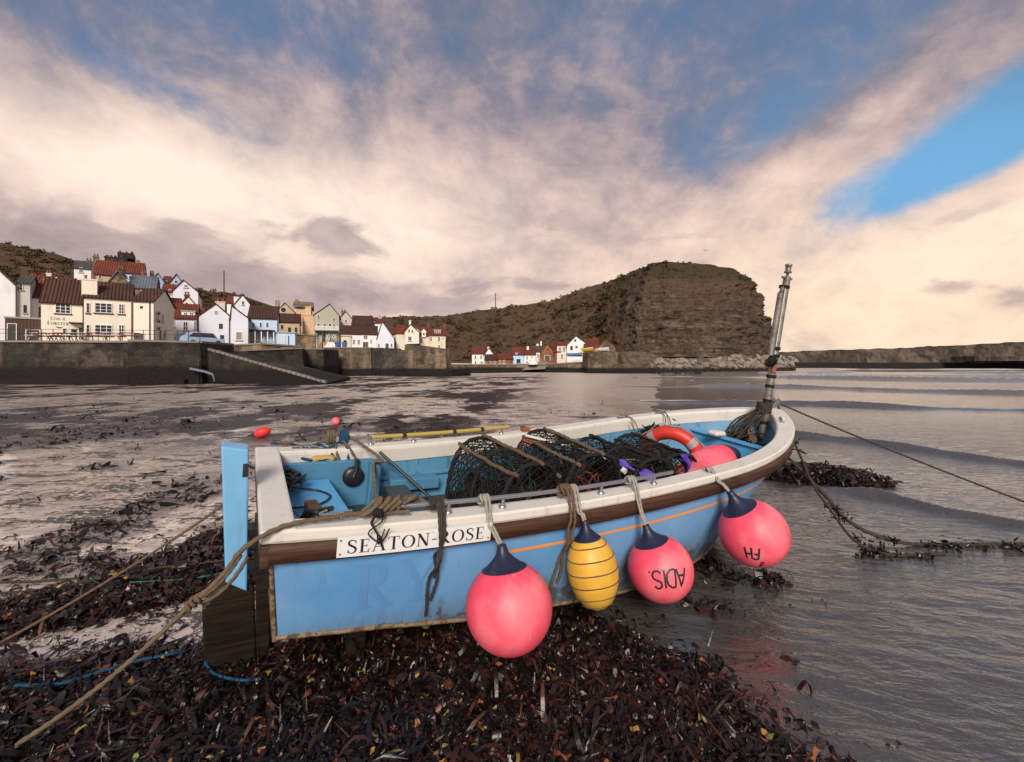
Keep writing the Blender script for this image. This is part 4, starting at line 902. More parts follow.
# --- the far row under the headland
YF = 104
h = House('cottage', 'white end cottage with gable and red roof, leftmost of the far row', 'cottage', 472, YF + 1, 483.5, YF, 365.5, 354, 348, 6, 'x', 'white_render', 'red_tile', 1.5, group=G3); h.win('f', 475.5, 357, 2, 3, 1, 2).win('f', 481, 357, 2, 3, 1, 2).win('f', 475.5, 362.5, 2, 3, 1, 2).win('f', 481.5, 362.5, 2.4, 2.6, 2, 1).chim(477, 347.5, 2, .5, 'white_render', 1)
k = House('gable_wing', None, None, 483.6, YF, 494.5, YF + 1.5, 365.5, 356, 348.5, 7, 'y', 'lilac_render', 'red_tile', 1.5, root=h); k.win('f', 488.5, 357, 1.4, 2, 1, 1).chim(488.5, 346.5, 2, .1, 'white_render', 1)
h = House('cottage', 'low brick cottage under a dark roof beside the white end cottage', 'cottage', 485, YF - 1.5, 497.8, YF - 1.5, 366, 360, 354.5, 5, 'x', 'orange_brick', 'brown_tile', 1.5, group=G3); h.win('f', 490.5, 362.5, 1.5, 2.5, 1, 2).win('f', 495, 362.5, 1.3, 2.5, 1, 2)
h = House('cottage', 'low brick cottage under a red roof left of the pale blue cottage', 'cottage', 498.2, YF - 1.5, 513, YF - 1.5, 366, 359, 354, 5, 'x', 'orange_brick', 'red_tile', 1.5, group=G3); h.win('f', 504, 361.8, 2.2, 3.4, 1, 2).win('f', 500, 362, 1.4, 3, 1, 2)
h = House('cottage', 'pale blue cottage with a wide dark shop window in the far row', 'cottage', 513, YF - 1, 524, YF - 1, 365.5, 355, 347.5, 6, 'x', 'sky_render', 'red_tile', 1.5, group=G3); h.win('f', 518.5, 361, 4, 4, 2, 1, 'window_dark').win('f', 516.5, 353.5, 2.5, 1.5, 1, 1, sill=False)
h = House('cottage', 'white cottage with red roof right of the pale blue cottage', 'cottage', 524.3, YF - .5, 535.5, YF - .5, 365, 355, 349, 6, 'x', 'white_render', 'red_tile', 1.5, group=G3); h.win('f', 527, 357.5, 1.6, 2.6, 1, 2).win('f', 532, 357.5, 1.6, 2.6, 1, 2).win('f', 527, 362, 1.6, 2.6, 1, 2).win('f', 532, 362, 1.6, 2.6, 1, 2).chim(527.8, 346, 2, .4, 'white_render', 1)
h = House('cottage', 'white cottage with grey roof and dormer behind the timber gabled shed', 'cottage', 532, YF + 3, 546, YF + 3, 363, 352, 346, 6, 'x', 'white_render', 'slate', 1.5, group=G3); h.win('f', 534, 355, 1.6, 3, 1, 2).win('f', 538, 355, 1.6, 3, 1, 2).chim(537.5, 343.5, 2.2, .5, 'white_render', 1).chim(541, 341, 1.4, .5, 'white_render', 1)
h = House('shed', 'orange-brown gabled boat shed with a red roof in the far row', 'shed', 541, YF - 2, 554, YF - 3, 361, 352, 345, 8, 'y', 'orange_brick', 'red_tile', 1.5, group=G3); h.win('f', 547.5, 349.5, 1.4, 1.6, 1, 1, 'window_dark', sill=False).door('f', 547.3, 358, 5, 5)
k = House('side_wing', None, None, 554.2, YF - 2.6, 560.5, YF - .5, 361, 352, 344.5, 6, 'x', 'grey_brick', 'red_tile', 1.5, root=h)
h = House('house', 'tall white gabled house with few windows, highest of the far row', 'house', 567, YF - 3, 588.5, YF - 3, 359, 345.5, 336.5, 9, 'y', 'white_render', 'slate', 1.5, rf=.42, group=G3)
for (u, v, w_, hh) in ((575.3, 340.5, 2.2, 2.2), (571.5, 348, 2.6, 4), (576.5, 347, 2.4, 2), (584, 348, 1.4, 2)): h.win('f', u, v, w_, hh, 1, 2, 'window_dark', sill=False)
h.chim(574.5, 334.5, 3, .5, 'dark_stone', 1, 1.2)
k = House('pink_wing', None, None, 557, YF - .5, 566.8, YF - 2.8, 361, 345.5, 342.5, 5, 'x', 'pink_render', 'red_tile', 1.5, root=h); k.win('f', 560, 349, 2, 4, 1, 2).win('f', 564, 349, 2, 4, 1, 2).win('f', 562, 356, 2, 4, 1, 2)
h = House('house', 'stone house with a red roof at the foot of the cliff', 'house', 584.5, YF - 4, 599, YF - 6, 354, 347.5, 339, 9, 'x', 'orange_brick', 'red_tile', 2, group=G3)
k = House('gable_wing', None, None, 599.2, YF - 6, 615.5, YF - 2, 355, 347, 339, 5, 'y', 'brown_stone', 'red_tile', 2, rf=.42, root=h); h.chim(595, 338, 3, .5, 'brown_stone', 1, 1.5)

# ------------------------------------------------------------------ quay walls, slipway, harbour walls
def wall_run(name, label, cat, pts, thick, mt, cap=True, lo=-1.2, group=None):
    """pts : (u, v_top, Y) along the face seen from the beach"""
    r = MB(); cp = MB(); P = [wp(*p) for p in pts]; root = empty(name, label, cat, (P[0].x, P[0].y, -.2), group=group); O = Vector((P[0].x, P[0].y, -.2))
    for a, b in zip(P, P[1:]):
        d = Vector((b.x - a.x, b.y - a.y, 0)); n = max(1, int(d.length / .8)); q = Vector((-d.y, d.x, 0)).normalized()
        rows = []
        for i in range(n + 1):
            p = a.lerp(b, i / n) - O; j = [random.gauss(0, .05) for _ in range(8)]
            rows.append([Vector((p.x, p.y, lo)) - q * .25] + [Vector((p.x, p.y, lo + (p.z - lo) * k / 6)) - q * (.25 * (1 - k / 6) + j[k]) for k in range(1, 7)] + [Vector((p.x, p.y, p.z)) + q * thick, Vector((p.x, p.y, lo)) + q * thick])
        r.grid(rows, 0, False, True, True); r.add(rows[0], [tuple(range(9))]); r.add(rows[-1], [tuple(range(9))])
        if cap:
            pa, pb = a - O, b - O; e = d.normalized()
            vs = [pa - q * .16, pb - q * .16, pb + q * thick, pa + q * thick]; cp.add([v + Vector((0, 0, .006)) for v in vs] + [v + Vector((0, 0, .20)) for v in vs], [(0, 1, 2, 3), (4, 5, 6, 7), (0, 1, 5, 4), (1, 2, 6, 5), (2, 3, 7, 6), (3, 0, 4, 7)])
    r.build('masonry', mt, root)
    if cap: cp.build('coping', 'concrete', root)
    return root
quay = wall_run('quay_wall', 'dark stone quay wall with a pale coping in front of the inn', 'quay wall', [(-420, 341, 45), (200, 343, 45), (202, 345, 53)], 5.5, 'quay_stone')
m = MB(); m.prism([(0, -1), (-.75, -1), (-.75, .45), (-.45, .62), (0, .62)], wp(-420, 0, 45).x, wp(192, 0, 45).x, 'x'); o = m.build('footing', 'quay_stone'); o.parent = quay; o.location = -quay.location + Vector((0, 44.62, -.2))
# stream of water running out beside the slip
m = MB(); P = [wp(190, 370, 44.2), wp(205, 373, 43.9), wp(213, 376, 43.7), wp(215, 383, 43.5)]
m.grid([[p + Vector((0, 0, .25)) for p in P], [p + Vector((.06, -.22, .06)) for p in P]]); mat('outfall_water', (.16, .18, .23), .15); mat('lettering_ghost', (.112, .27, .515), .4)
m.build('stream', 'outfall_water', kind='structure', fixn=False)
slip = empty('slipway', 'dark sloping slipway with kerb stones running down to the sand', 'slipway', tuple(wp(210, 384, 45)))
O = Vector(slip.location); m = MB()
A0, A1 = wp(202, 348.5, 46.2), wp(326, 383.5, 44.0); B0, B1 = wp(238, 350.5, 57), wp(350, 377, 55)
m.add([p - O for p in (A0, A1, B1, B0)] + [Vector((p.x, p.y, -1.5)) - O for p in (A0, A1, B1, B0)], [(0, 1, 2, 3), (0, 1, 5, 4), (1, 2, 6, 5), (2, 3, 7, 6), (3, 0, 4, 7)]); m.build('ramp', 'slip_stone', slip)
m = MB()
for i in range(26):
    p = A0.lerp(A1, i / 26) - O; q = A0.lerp(A1, (i + .86) / 26) - O; z = Vector((0, 0, .20 + random.uniform(-.03, .03)))
    m.add([p, q, q + Vector((.0, .55, 0)), p + Vector((0, .55, 0))] + [k + z for k in (p, q, q + Vector((0, .55, 0)), p + Vector((0, .55, 0)))], [(4, 5, 6, 7), (0, 1, 5, 4), (1, 2, 6, 5), (2, 3, 7, 6), (3, 0, 4, 7)])
m.build('kerb', 'concrete', slip)
wall_run('garden_wall', 'brown stone wall under the pale blue house at the head of the slip', 'wall', [(231, 346, 57.5), (262, 344.5, 58), (300, 347, 62)], 1.2, 'brown_stone', lo=-1.5)
wall_run('retaining_wall', 'dark rubble wall running above the slipway to the concrete bastion', 'wall', [(246, 351, 55.5), (302, 349, 60.5), (303, 349, 66)], 2.5, 'dark_stone', lo=-2.5)
wall_run('bastion', 'square dark bastion wall where the slipway ends', 'wall', [(300, 349.5, 66), (323, 349.5, 66), (324, 349.5, 74)], 6, 'quay_stone', lo=-2)
wall_run('yard_wall', 'high plain brown wall with ribbed coping left of the sage gable', 'wall', [(296, 335, 70), (315, 336, 72)], .6, 'brown_stone', lo=-4)
wall_run('harbour_wall', 'tall brown harbour wall beneath the long low cottage', 'harbour wall', [(323, 348.5, 73), (371, 348.5, 76), (372, 348.5, 79)], 6, 'harbour_stone', lo=-2)
wall_run('harbour_wall', 'rough grey harbour wall between the long low cottage and the projecting bastion', 'harbour wall', [(371, 347.8, 76.5), (381, 347.8, 75.5), (405, 350, 76), (406, 344, 76), (420, 343.5, 76.5)], 5, 'dark_stone', lo=-2, cap=False)
wall_run('harbour_wall', 'projecting harbour wall bastion at the right end of the middle row', 'harbour wall', [(405, 344.5, 74.5), (432, 348.5, 72.5), (446, 350, 73.5), (448, 352, 82)], 6, 'harbour_stone', lo=-2, cap=False)
wall_run('apron_wall', 'low weedy apron wall at the foot of the right harbour bastion', 'wall', [(395, 368, 73), (420, 369.5, 70.5), (452, 369, 71.5), (470, 368, 78)], 3, 'dark_stone', lo=-1, cap=False)
wall_run('sea_wall', 'low dark sea wall in front of the far cottages', 'sea wall', [(440, 365.0, 100), (545, 364.6, 99), (584, 362.6, 96)], 4, 'harbour_stone', lo=-1.5)
wall_run('pier_head', 'square stone pier head under the blue and yellow boats', 'pier', [(586, 352.5, 95), (588, 352, 89), (616, 351.5, 89), (626, 364, 86), (632, 368, 92)], 7, 'harbour_stone', lo=-2, cap=False)
m = MB(); root = empty('stone_slip', 'small pale slip with a white boulder below the far white cottages', 'slipway', tuple(wp(528, 370, 98)))
O = Vector(root.location); m.add([wp(*p) - O for p in ((522, 370, 97), (545, 369, 97.5), (548, 362, 101), (533, 362, 101))], [(0, 1, 2, 3)]); m.build('ramp', 'concrete', root, fixn=False); m = MB(); m.lathe([(1.1, 0), (1.0, .6), (.5, 1.3), (.1, 1.5)], wp(533, 364.5, 98) - O, n=9); m.build('boulder', 'cream_render', root)
# breakwater on the right
root = empty('breakwater', 'long brown breakwater across the mouth of the bay on the right', 'breakwater', (95, 190, -1))
O = Vector((95, 190, -1)); P = [(762, 356.5, 190), (785, 352, 190), (812, 350.5, 190), (900, 348, 186), (1024, 342, 178), (1300, 332, 165), (1700, 322, 150)]
m = MB(); rows = []
pts = [wp(*p) for p in P]; fine = []
for a, b in zip(pts, pts[1:]):
    n = max(2, int((b - a).length / 2)); fine += [a.lerp(b, i / n) for i in range(n)]
for p in fine:
    j = lambda s_=.25: random.gauss(0, s_ * .45); H_ = p.z + 1; q = p - O
    rows.append([q + Vector((j(), -4.5 + j(.4), -H_ + -1)), q + Vector((j(), -3.2 + j(.4), -H_ + 1.4 + j(.3))), q + Vector((0, -1.4 + j(.1), -H_ * .52 + j(.1))), q + Vector((0, -1.2 + j(.1), -H_ * .45 + j(.08))), q + Vector((0, -.5, -1.6 + j(.1))), q + Vector((0, .2, -1.45 + j(.1))), q + Vector((j(), .8, -.2 + j(.22))), q + Vector((j(), 2.5, 0 + j(.3))), q + Vector((0, 7, -1)), q + Vector((0, 9, -H_ - 1))])
m.grid(rows, 0, False); m.build('rampart', 'breakwater_stone', root)
m = MB()
for i, p in enumerate(fine):
    if p.x < wp(1010, 0, 180).x or i % 1: continue
m.box(tuple(wp(945, 355.5, 180) - O + Vector((0, -2.4, -2.2))), tuple(wp(1500, 355.5, 170) - O + Vector((0, -1.5, -.3)))); m.build('ledge', 'breakwater_stone', root)
# railing on the quay
rl = empty('railing', 'thin iron railing along the quay in front of the inn', 'railing', tuple(wp(-40, 341, 45.2))); O = Vector(rl.location)
m = MB(); a, b = wp(-60, 339, 45.2) - O, wp(200, 341, 45.2) - O
for k in (1.02, .62): m.tube([a + Vector((0, 0, k)), b + Vector((0, 0, k))], .022, 5)
m.build('rails', 'iron', rl)
for i in range(24): 
    m = MB(); p = a.lerp(b, i / 23); m.tube([p + Vector((0, 0, -.2)), p + Vector((0, 0, 1.08))], .03, 5); m.build('post', 'iron', rl)
# picnic tables on the terrace
def picnic(loc, rz, label, mt):
    t_ = empty('picnic_table', label, 'table', loc, (0, 0, rz), 'picnic tables on the quay terrace')
    MB().box((-.8, -.35, .70), (.8, .35, .76)).build('table_top', mt, t_)
    for s_ in (-1, 1): MB().box((-.8, s_ * .70 - .13, .42), (.8, s_ * .70 + .13, .47)).build('seat', mt, t_)
    for s_ in (-1, 1): MB().tube([(s_ * .55, -.7, 0), (s_ * .55, -.22, .70)], .045, 5).tube([(s_ * .55, .7, 0), (s_ * .55, .22, .70)], .045, 5).box((s_ * .55 - .04, -.72, .34), (s_ * .55 + .04, .72, .415)).build('leg', mt, t_)
mat('bench_red', (.28, .07, .05), .7); mat('bench_pale', (.55, .45, .40), .7)
cl = ['leftmost picnic table, by the shed', 'red picnic table below the shed corner', 'picnic table below the painted sign', 'red picnic table under the inn name', 'pale picnic table before the inn door', 'picnic table under the bay windows, left', 'picnic table under the bay windows, right', 'picnic table nearest the black garage doors']
for i, u in enumerate((34, 43, 52, 60, 70, 92, 106, 124)):
    p = wp(u, 341, 45.25); picnic((p.x, 45.9, p.z + .12), .1 * i, cl[i], 'bench_red' if i % 2 else 'bench_pale')
# car, bins, poles
def car(loc, rz, label):
    c = empty('parked_car', label, 'car', loc, (0, 0, rz)); MB().prism([(-1.9, .3), (1.9, .3), (1.95, .75), (1.2, .85), (.75, 1.4), (-1.2, 1.42), (-1.85, .9)], -.8, .8, 'y').build('body', 'car_paint', c, .05)
    MB().prism([(1.08, .88), (.68, 1.34), (-1.15, 1.35), (-1.6, .92)], -.815, .815, 'y').build('windows', 'pane', c)
    for sx in (-1.2, 1.2):
        for sy in (-.72, .72): MB().lathe([(.05, -.1), (.3, -.1), (.3, .1), (.05, .1)], (sx, sy, .3), Matrix.Rotation(R(90), 4, 'X'), 14).build('wheel', 'tyre', c)
p = wp(179, 342, 46); car((p.x, 49.5, p.z - .25), R(55), 'small pale blue car parked at the end of the quay railing')
for i, (u, lb) in enumerate(((337.5, 'left blue wheelie bin on the harbour wall beside the plinth'), (344.5, 'right blue wheelie bin beside the yellow annexe'))):
    p = wp(u, 349, 77); t_ = empty('wheelie_bin', lb, 'bin', (p.x, p.y, p.z + .15), group='blue bins on the harbour wall'); MB().prism([(-.25, 0), (.25, 0), (.33, .95), (-.33, .95)], -.3, .3, 'y').build('body', 'bin_blue', t_); MB().box((-.36, -.34, .955), (.36, .34, 1.03)).build('lid', 'bin_blue', t_)
mat('pole_wood', (.06, .05, .04), .8)
def pole(u, v0, v1, Y, r, label, arm=True):
    a, b = wp(u, v0, Y), wp(u, v1, Y); t_ = empty('utility_pole', label, 'pole', tuple(a)); MB().tube([(0, 0, -3), (0, 0, b.z - a.z)], [r * 1.2, r * .8], 6).build('post', 'pole_wood', t_)
    if arm: MB().box((-.45, -.05, b.z - a.z - .5), (.45, .05, b.z - a.z - .38)).build('crossarm', 'pole_wood', t_)
pole(224, 291, 270.5, 95, .12, 'dark telegraph pole on the hill crest above the tall white house', False)
pole(495.5, 309, 293, 200, .22, 'tall pole standing alone on the skyline left of the headland')
pole(577.5, 336, 318, 110, .07, 'thin pole behind the tall white gable of the far row', False)
# hauled-out boats on the pier head
def dinghy(u, v, Y, L, label, mt, rz):
    p = wp(u, v, Y); b = empty('dinghy', label, 'boat', tuple(p), (0, 0, rz), 'boats hauled out on the pier head'); m = MB(); rows = []
    for i in range(9):
        s_ = i / 8; hb = .75 * (1 - max(0, (s_ - .45) / .55) ** 2.2) * (.8 + .2 * min(1, s_ * 3)); rows.append([(L * (s_ - .5), -hb, .8 + .25 * s_ * s_), (L * (s_ - .5), -hb * .85, .35), (L * (s_ - .5), 0, .1), (L * (s_ - .5), hb * .85, .35), (L * (s_ - .5), hb, .8 + .25 * s_ * s_)])
    m.grid(rows, 0); m.add(rows[0], [(0, 1, 2, 3, 4)]); m.build('hull', mt, b)
    MB().box((-.3 * L, -.62, .62), (.3 * L, .62, .68)).build('thwart', 'white_paint', b); MB().tube([(r[0][0], r[0][1], r[0][2]) for r in rows] + [(r[4][0], r[4][1], r[4][2]) for r in rows[::-1]], .05, 5).build('gunwale', 'white_paint', b)
dinghy(575, 357.0, 96.5, 3.6, 'blue dinghy hauled out beside the tall white gable', 'blue_paint', .45); dinghy(588, 352.3, 93, 2.7, 'yellow dinghy hauled out on the pier head', 'yellow_paint', .5); dinghy(603, 352.2, 92, 2.8, 'white dinghy hauled out on the right of the yellow one', 'white_paint', .3)
p = wp(619.5, 354.5, 90); b = empty('marker_ball', 'red ball on a short post at the end of the pier head', 'marker', tuple(p)); MB().lathe([(.02, -.5), (.36, -.35), (.5, 0), (.36, .35), (.02, .5)], n=14).build('ball', 'red_paint', b); MB().tube([(0, 0, -2.2), (0, 0, -.4)], .06, 6).build('post', 'iron', b)
# gull
mat('gull_grey', (.16, .15, .15), .7); p = wp(705.5, 250.5, 60); g = MB()
g.tube([(-.25, 0, 0), (-.1, 0, .02), (.1, 0, .02), (.27, 0, .03)], [.01, .07, .065, .02], 8)
for s_ in (-1, 1): g.grid([[(.08, 0, .03), (.10, s_ * .25, .13), (.02, s_ * .5, .08), (-.10, s_ * .68, -.02)], [(-.09, 0, .03), (-.06, s_ * .25, .13), (-.08, s_ * .5, .08), (-.13, s_ * .68, -.02)]])
o = g.build('gull', 'gull_grey', loc=tuple(p), label='gull gliding over the right end of the headland', cat='bird'); o.rotation_euler = (R(10), R(-5), R(75)); o.scale = (.9,) * 3
# ------------------------------------------------------------------ the boat
BL, B0_, BM_, XM_, PW_, Q_, S1_, S2_ = 5.7998, .797, .9724, .6015, 2.2514, 1.2335, -.174, .6819
BPOS, BROT = (-1.6398, 2.9244, 1.0822), (.1074, .0547, .5335)
BMX = Matrix.Translation(BPOS) @ Euler(BROT, 'XYZ').to_matrix().to_4x4(); BINV = BMX.inverted()
def W(x, y, z): return BMX @ Vector((x, y, z))
def bt(t):
    if t < XM_: return B0_ + (BM_ - B0_) * (1 - (1 - t / XM_) ** 2) - .03
    return (BM_ - .03) * max(1 - ((t - XM_) / (1 - XM_)) ** PW_, 0) ** (1 / Q_)
def XX(t): return .045 + (BL - .075) * t
def sh(t): return S1_ * t + S2_ * t * t
DT = np.array([(0, .645), (.1, .68), (.2, .745), (.32, .80), (.43, .865), (.58, .90), (.75, .95), (.9, 1.0), (1, 1.06)])
def dep(t): return float(np.interp(t, DT[:, 0], DT[:, 1]))
def hp(t, zr, side=-1, off=0.0):
    """point on the topsides : zr metres under the sheer"""
    d = dep(t); f = min(max(zr / d, 0), 1); kb = .86 - .10 * max(0, t - .5) * 2
    flare = max(0, (t - .45) / .55)
    y = bt(t) * (1 - (1 - kb) * f ** 1.7) * (1 - .80 * flare ** 2 * f ** 1.5)
    x = XX(t) - .95 * flare ** 2 * f + .070 * f * max(0, 1 - t / .25)
    return Vector((x - off * .25 * flare, side * (y + off), sh(t) - zr))
def weathered(name, c, dirt=(.12, .09, .06), amt=.5, rough=.42, streak=True, sc=1.0):
    def b(t):
        o = t.coord('Object'); x, y, z = t.sep(o); n = t.noise(o, 3.0 * sc, 6, .65); st = t.noise(t.comb(x * 9 * sc, y * 9 * sc, z * 1.1 * sc), 1.0, 5, .65); f = t.noise(o, 45 * sc, 4, .7); s2 = t.noise(o, 14 * sc, 6, .75)
        k = t.mix((n - .45) * .9, c, tuple(q * .62 for q in c)); 
        k = t.mix(st.step(.55, .76) * amt * (.8 if streak else .0), k, dirt); k = t.mix(s2.step(.64, .74) * amt, k, dirt); k = t.mix(f.step(.62, .72) * amt * .6, k, tuple(q * .5 + d * .5 for q, d in zip(c, dirt)))
        return {'Base Color': k, 'Roughness': .30 + n * .35 if rough is None else rough + (n - .5) * .25, 'Normal': t.bump(f * .5 + s2, .12, .01)}
    return mat(name, rough=.45, spec=.45, build=b)
def hull_b(t):
    o = t.coord('Object'); x, y, z = t.sep(o); n = t.noise(o, 1.6, 6, .65); s2 = t.noise(o, 16, 6, .75); f = t.noise(o, 60, 4, .7)
    st = t.noise(t.comb(x * 14, y * 14, z * 1.0), 1.0, 5, .65); sc = t.noise(t.comb(x * 1.6, y * 2, z * 60), 1.0, 4, .75)
    c = t.mix(n.step(.3, .7), (.10, .285, .56), (.165, .36, .60)); c = t.mix(t.noise(o, .9, 3).step(.45, .62) * .30, c, (.23, .34, .50))
    c = t.mix(st.step(.58, .74) * .40, c, (.11, .16, .22)); c = t.mix(sc.step(.66, .72) * .45, c, (.34, .46, .58)); c = t.mix(s2.step(.63, .71) * .45, c, (.055, .10, .16))
    low = (z * -1.0 - .43 + x * .055 + (n - .5) * .30 + (st - .5) * .30).step(.10, .36); c = t.mix(low * .60, c, (.12, .11, .075)); c = t.mix((low * s2).step(.38, .5) * .7, c, (.05, .04, .025))
    return {'Base Color': c, 'Roughness': .34 + n * .2 + low * .2, 'Normal': t.bump(f * .4 + s2, .18, .01)}
mat('hull_blue', rough=.45, spec=.4, build=hull_b); weathered('rudder_blue', (.17, .42, .66), (.10, .12, .12), .35, .4, sc=1.5); weathered('inner_blue', (.070, .215, .345), (.022, .032, .036), .85, .5, sc=1.4); weathered('deck_blue', (.10, .36, .64), (.05, .13, .19), .35, .4)
weathered('cap_white', (.66, .63, .56), (.20, .155, .10), .50, .42, sc=1.6)
def wood_b(a, b_, dirt=(.4, .36, .3)):
    def f(t):
        o = t.coord('Object'); x, y, z = t.sep(o); g = t.noise(t.comb(x * 2.2, y * 9, z * 38), 1.0, 6, .7, .4); n = t.noise(o, 7, 5, .7)
        c = t.mix(g.step(.35, .68), a, b_); c = t.mix(n.step(.62, .72) * .35, c, dirt); c = t.mix(g.step(.42, .36) * .6, c, (.012, .007, .005))
        return {'Base Color': c, 'Normal': t.bump(g, .5, .01)}
    return f
mat('strake_wood', rough=.6, build=wood_b((.035, .014, .008), (.085, .036, .020), (.16, .11, .08)))
mat('wet_wood', rough=.32, build=wood_b((.010, .007, .005), (.026, .018, .012), (.018, .022, .010)))
def foul(t):
    o = t.coord('Object'); n = t.noise(o, 9, 6, .7); m = t.noise(o, 2, 4)
    return {'Base Color': t.ramp(n * .7 + m * .3, [(.3, (.02, .016, .013)), (.5, (.06, .04, .025)), (.62, (.02, .018, .012)), (.75, (.13, .10, .06))]), 'Normal': t.bump(n, .8, .02)}
mat('fouled_bottom', rough=.55, build=foul)
def rusty(t):
    o = t.coord('Object'); n = t.noise(o, 10, 6, .7); c = t.noise(o, 32, 4, .7)
    return {'Base Color': t.ramp(n * .75 + c * .25, [(.35, (.025, .016, .010)), (.47, (.13, .075, .03)), (.54, (.26, .19, .11)), (.60, (.07, .04, .02)), (.72, (.04, .045, .02))]), 'Normal': t.bump(c, .7, .01)}
mat('chipped_edge', rough=.75, build=rusty)
def steel_b(t):
    o = t.coord('Object'); n = t.noise(o, 20, 4, .7); return {'Roughness': .22 + n * .3}
mat('steel', (.42, .43, .45), .3, metal=.9, build=steel_b); mat('galvanised', (.30, .29, .27), .5, metal=.45, build=lambda t: {'Base Color': t.ramp(t.noise(t.coord('Object'), 9, 6, .7), [(.35, (.09, .082, .07)), (.5, (.20, .187, .168)), (.63, (.27, .25, .225)), (.70, (.25, .12, .05))]), 'Roughness': .5})
mat('rust', (.25, .09, .03), .8); mat('black_rubber', (.012, .012, .012), .55); mat('black_plastic', (.018, .018, .02), .4); mat('orange_paint', (.80, .30, .06), .45); mat('plate_white', (.68, .68, .66), .4, build=lambda t: {'Base Color': t.mix(t.noise(t.coord('Object'), 18, 6, .75).step(.58, .72) * .6, (.70, .70, .68), (.28, .24, .20))}); mat('letter_black', (.015, .014, .013), .5); mat('yellow_tube', (.42, .31, .07), .6); mat('dark_floor', (.035, .05, .055), .45)
def rope_b(a, b_):
    def f(t):
        n = t.noise(t.pos(), 22, 5, .7); g = t.noise(t.pos(), 240, 3, .7); c = t.mix(n, a, b_); return {'Base Color': t.mix(g.step(.45, .7) * .5, c, tuple(q * .45 for q in a)), 'Normal': t.bump(g, .5, .003)}
    return f
for nm, a, b_ in (('rope_tan', (.085, .062, .038), (.20, .15, .095)), ('rope_grey', (.24, .215, .18), (.40, .37, .32)), ('rope_dark', (.030, .026, .020), (.075, .062, .045)), ('rope_blue', (.010, .045, .085), (.018, .09, .17)), ('rope_green', (.025, .09, .065), (.045, .17, .12)), ('rope_black', (.010, .010, .010), (.03, .028, .026)), ('rope_brown', (.085, .052, .032), (.18, .12, .075)), ('rope_red', (.35, .05, .02), (.5, .10, .05))):
    mat(nm, rough=.85, spec=.15, build=rope_b(a, b_))

boat = empty('fishing_boat', 'small light blue open fishing boat with white gunwale, aground on the weed', 'boat', BPOS, BROT)
NS = 64; TS = np.concatenate([np.linspace(0, .8, 40, endpoint=False), .8 + .2 * (1 - (1 - np.linspace(0, 1, 26)) ** 2)])
# topsides, transom, bottom
m = MB()
for side in (-1, 1):
    rows = [[hp(t, dep(t) * k / 9, side) for k in range(10)] for t in TS]
    m.grid(rows, 0, True)
tr = [hp(0, dep(0) * k / 9, -1) for k in range(10)] + [hp(0, dep(0) * k / 9, 1) for k in range(9, -1, -1)]
m.add(tr, [tuple(range(20))], 0); m.build('hull', 'hull_blue', boat, fixn=False)
def keel(t): return Vector((XX(t) + .20 * max(0, 1 - t / .25) - .95 * max(0, (t - .45) / .55) ** 2 * 1.02, 0, min(-.93 + .12 * t, sh(t) - dep(t) - .16 + .10 * max(0, t - .6))))
m = MB()
for side in (-1, 1):
    rows = []
    for t in TS:
        a, k = hp(t, dep(t), side), keel(t); rows.append([a] + [a.lerp(k, f) + Vector((0, 0, -.05 * math.sin(f * math.pi))) for f in (.2, .5, .8)] + [k])
    m.grid(rows, 0, True)
a = [hp(0, dep(0), s_) for s_ in (-1, 1)]; m.add([a[0], a[1], keel(0)], [(0, 1, 2)]); m.build('bottom', 'fouled_bottom', boat, fixn=False)
m = MB(); rows = []
for t in np.linspace(0, .97, 30): k = keel(t); rows.append([k + Vector((0, -.045, .03)), k + Vector((0, -.045, -.15)), k + Vector((0, .045, -.15)), k + Vector((0, .045, .03))])
m.grid(rows, 0, False, True); m.add(rows[0], [(0, 1, 2, 3)]); m.add(rows[-1], [(0, 1, 2, 3)]); m.build('keel', 'wet_wood', boat)
m = MB(); m.box((.55, -.44, -1.16), (.66, -.36, -.72)); m.build('bilge_leg', 'wet_wood', boat)
for side in (-1, 1):
    m = MB(); m.tube([hp(t, dep(t) - .012, side, .004) for t in TS[::1]], .014, 6); m.build('chine_edge', 'chipped_edge', boat)
m = MB(); m.box((.098, -hp(0, dep(0), 1).y, -dep(0) - .015), (.126, hp(0, dep(0), 1).y, -dep(0) + .012)); m.build('chine_edge', 'chipped_edge', boat)
m = MB()
for side in (-1, 1): m.tube([hp(0, k, side, .0) + Vector((-.004, 0, 0)) for k in np.linspace(.16, dep(0), 8)], .012, 6)
m.build('corner_bead', 'chipped_edge', boat)
# stem post
m = MB(); rows = []
for f in np.linspace(.08, 1, 12): p = hp(1, dep(1) * f); rows.append([p + Vector((.05, -.03, 0)), p + Vector((-.05, -.05, 0)), p + Vector((-.05, .05, 0)), p + Vector((.05, .03, 0))])
m.grid(rows, 0, False, True); m.build('stem', 'hull_blue', boat)
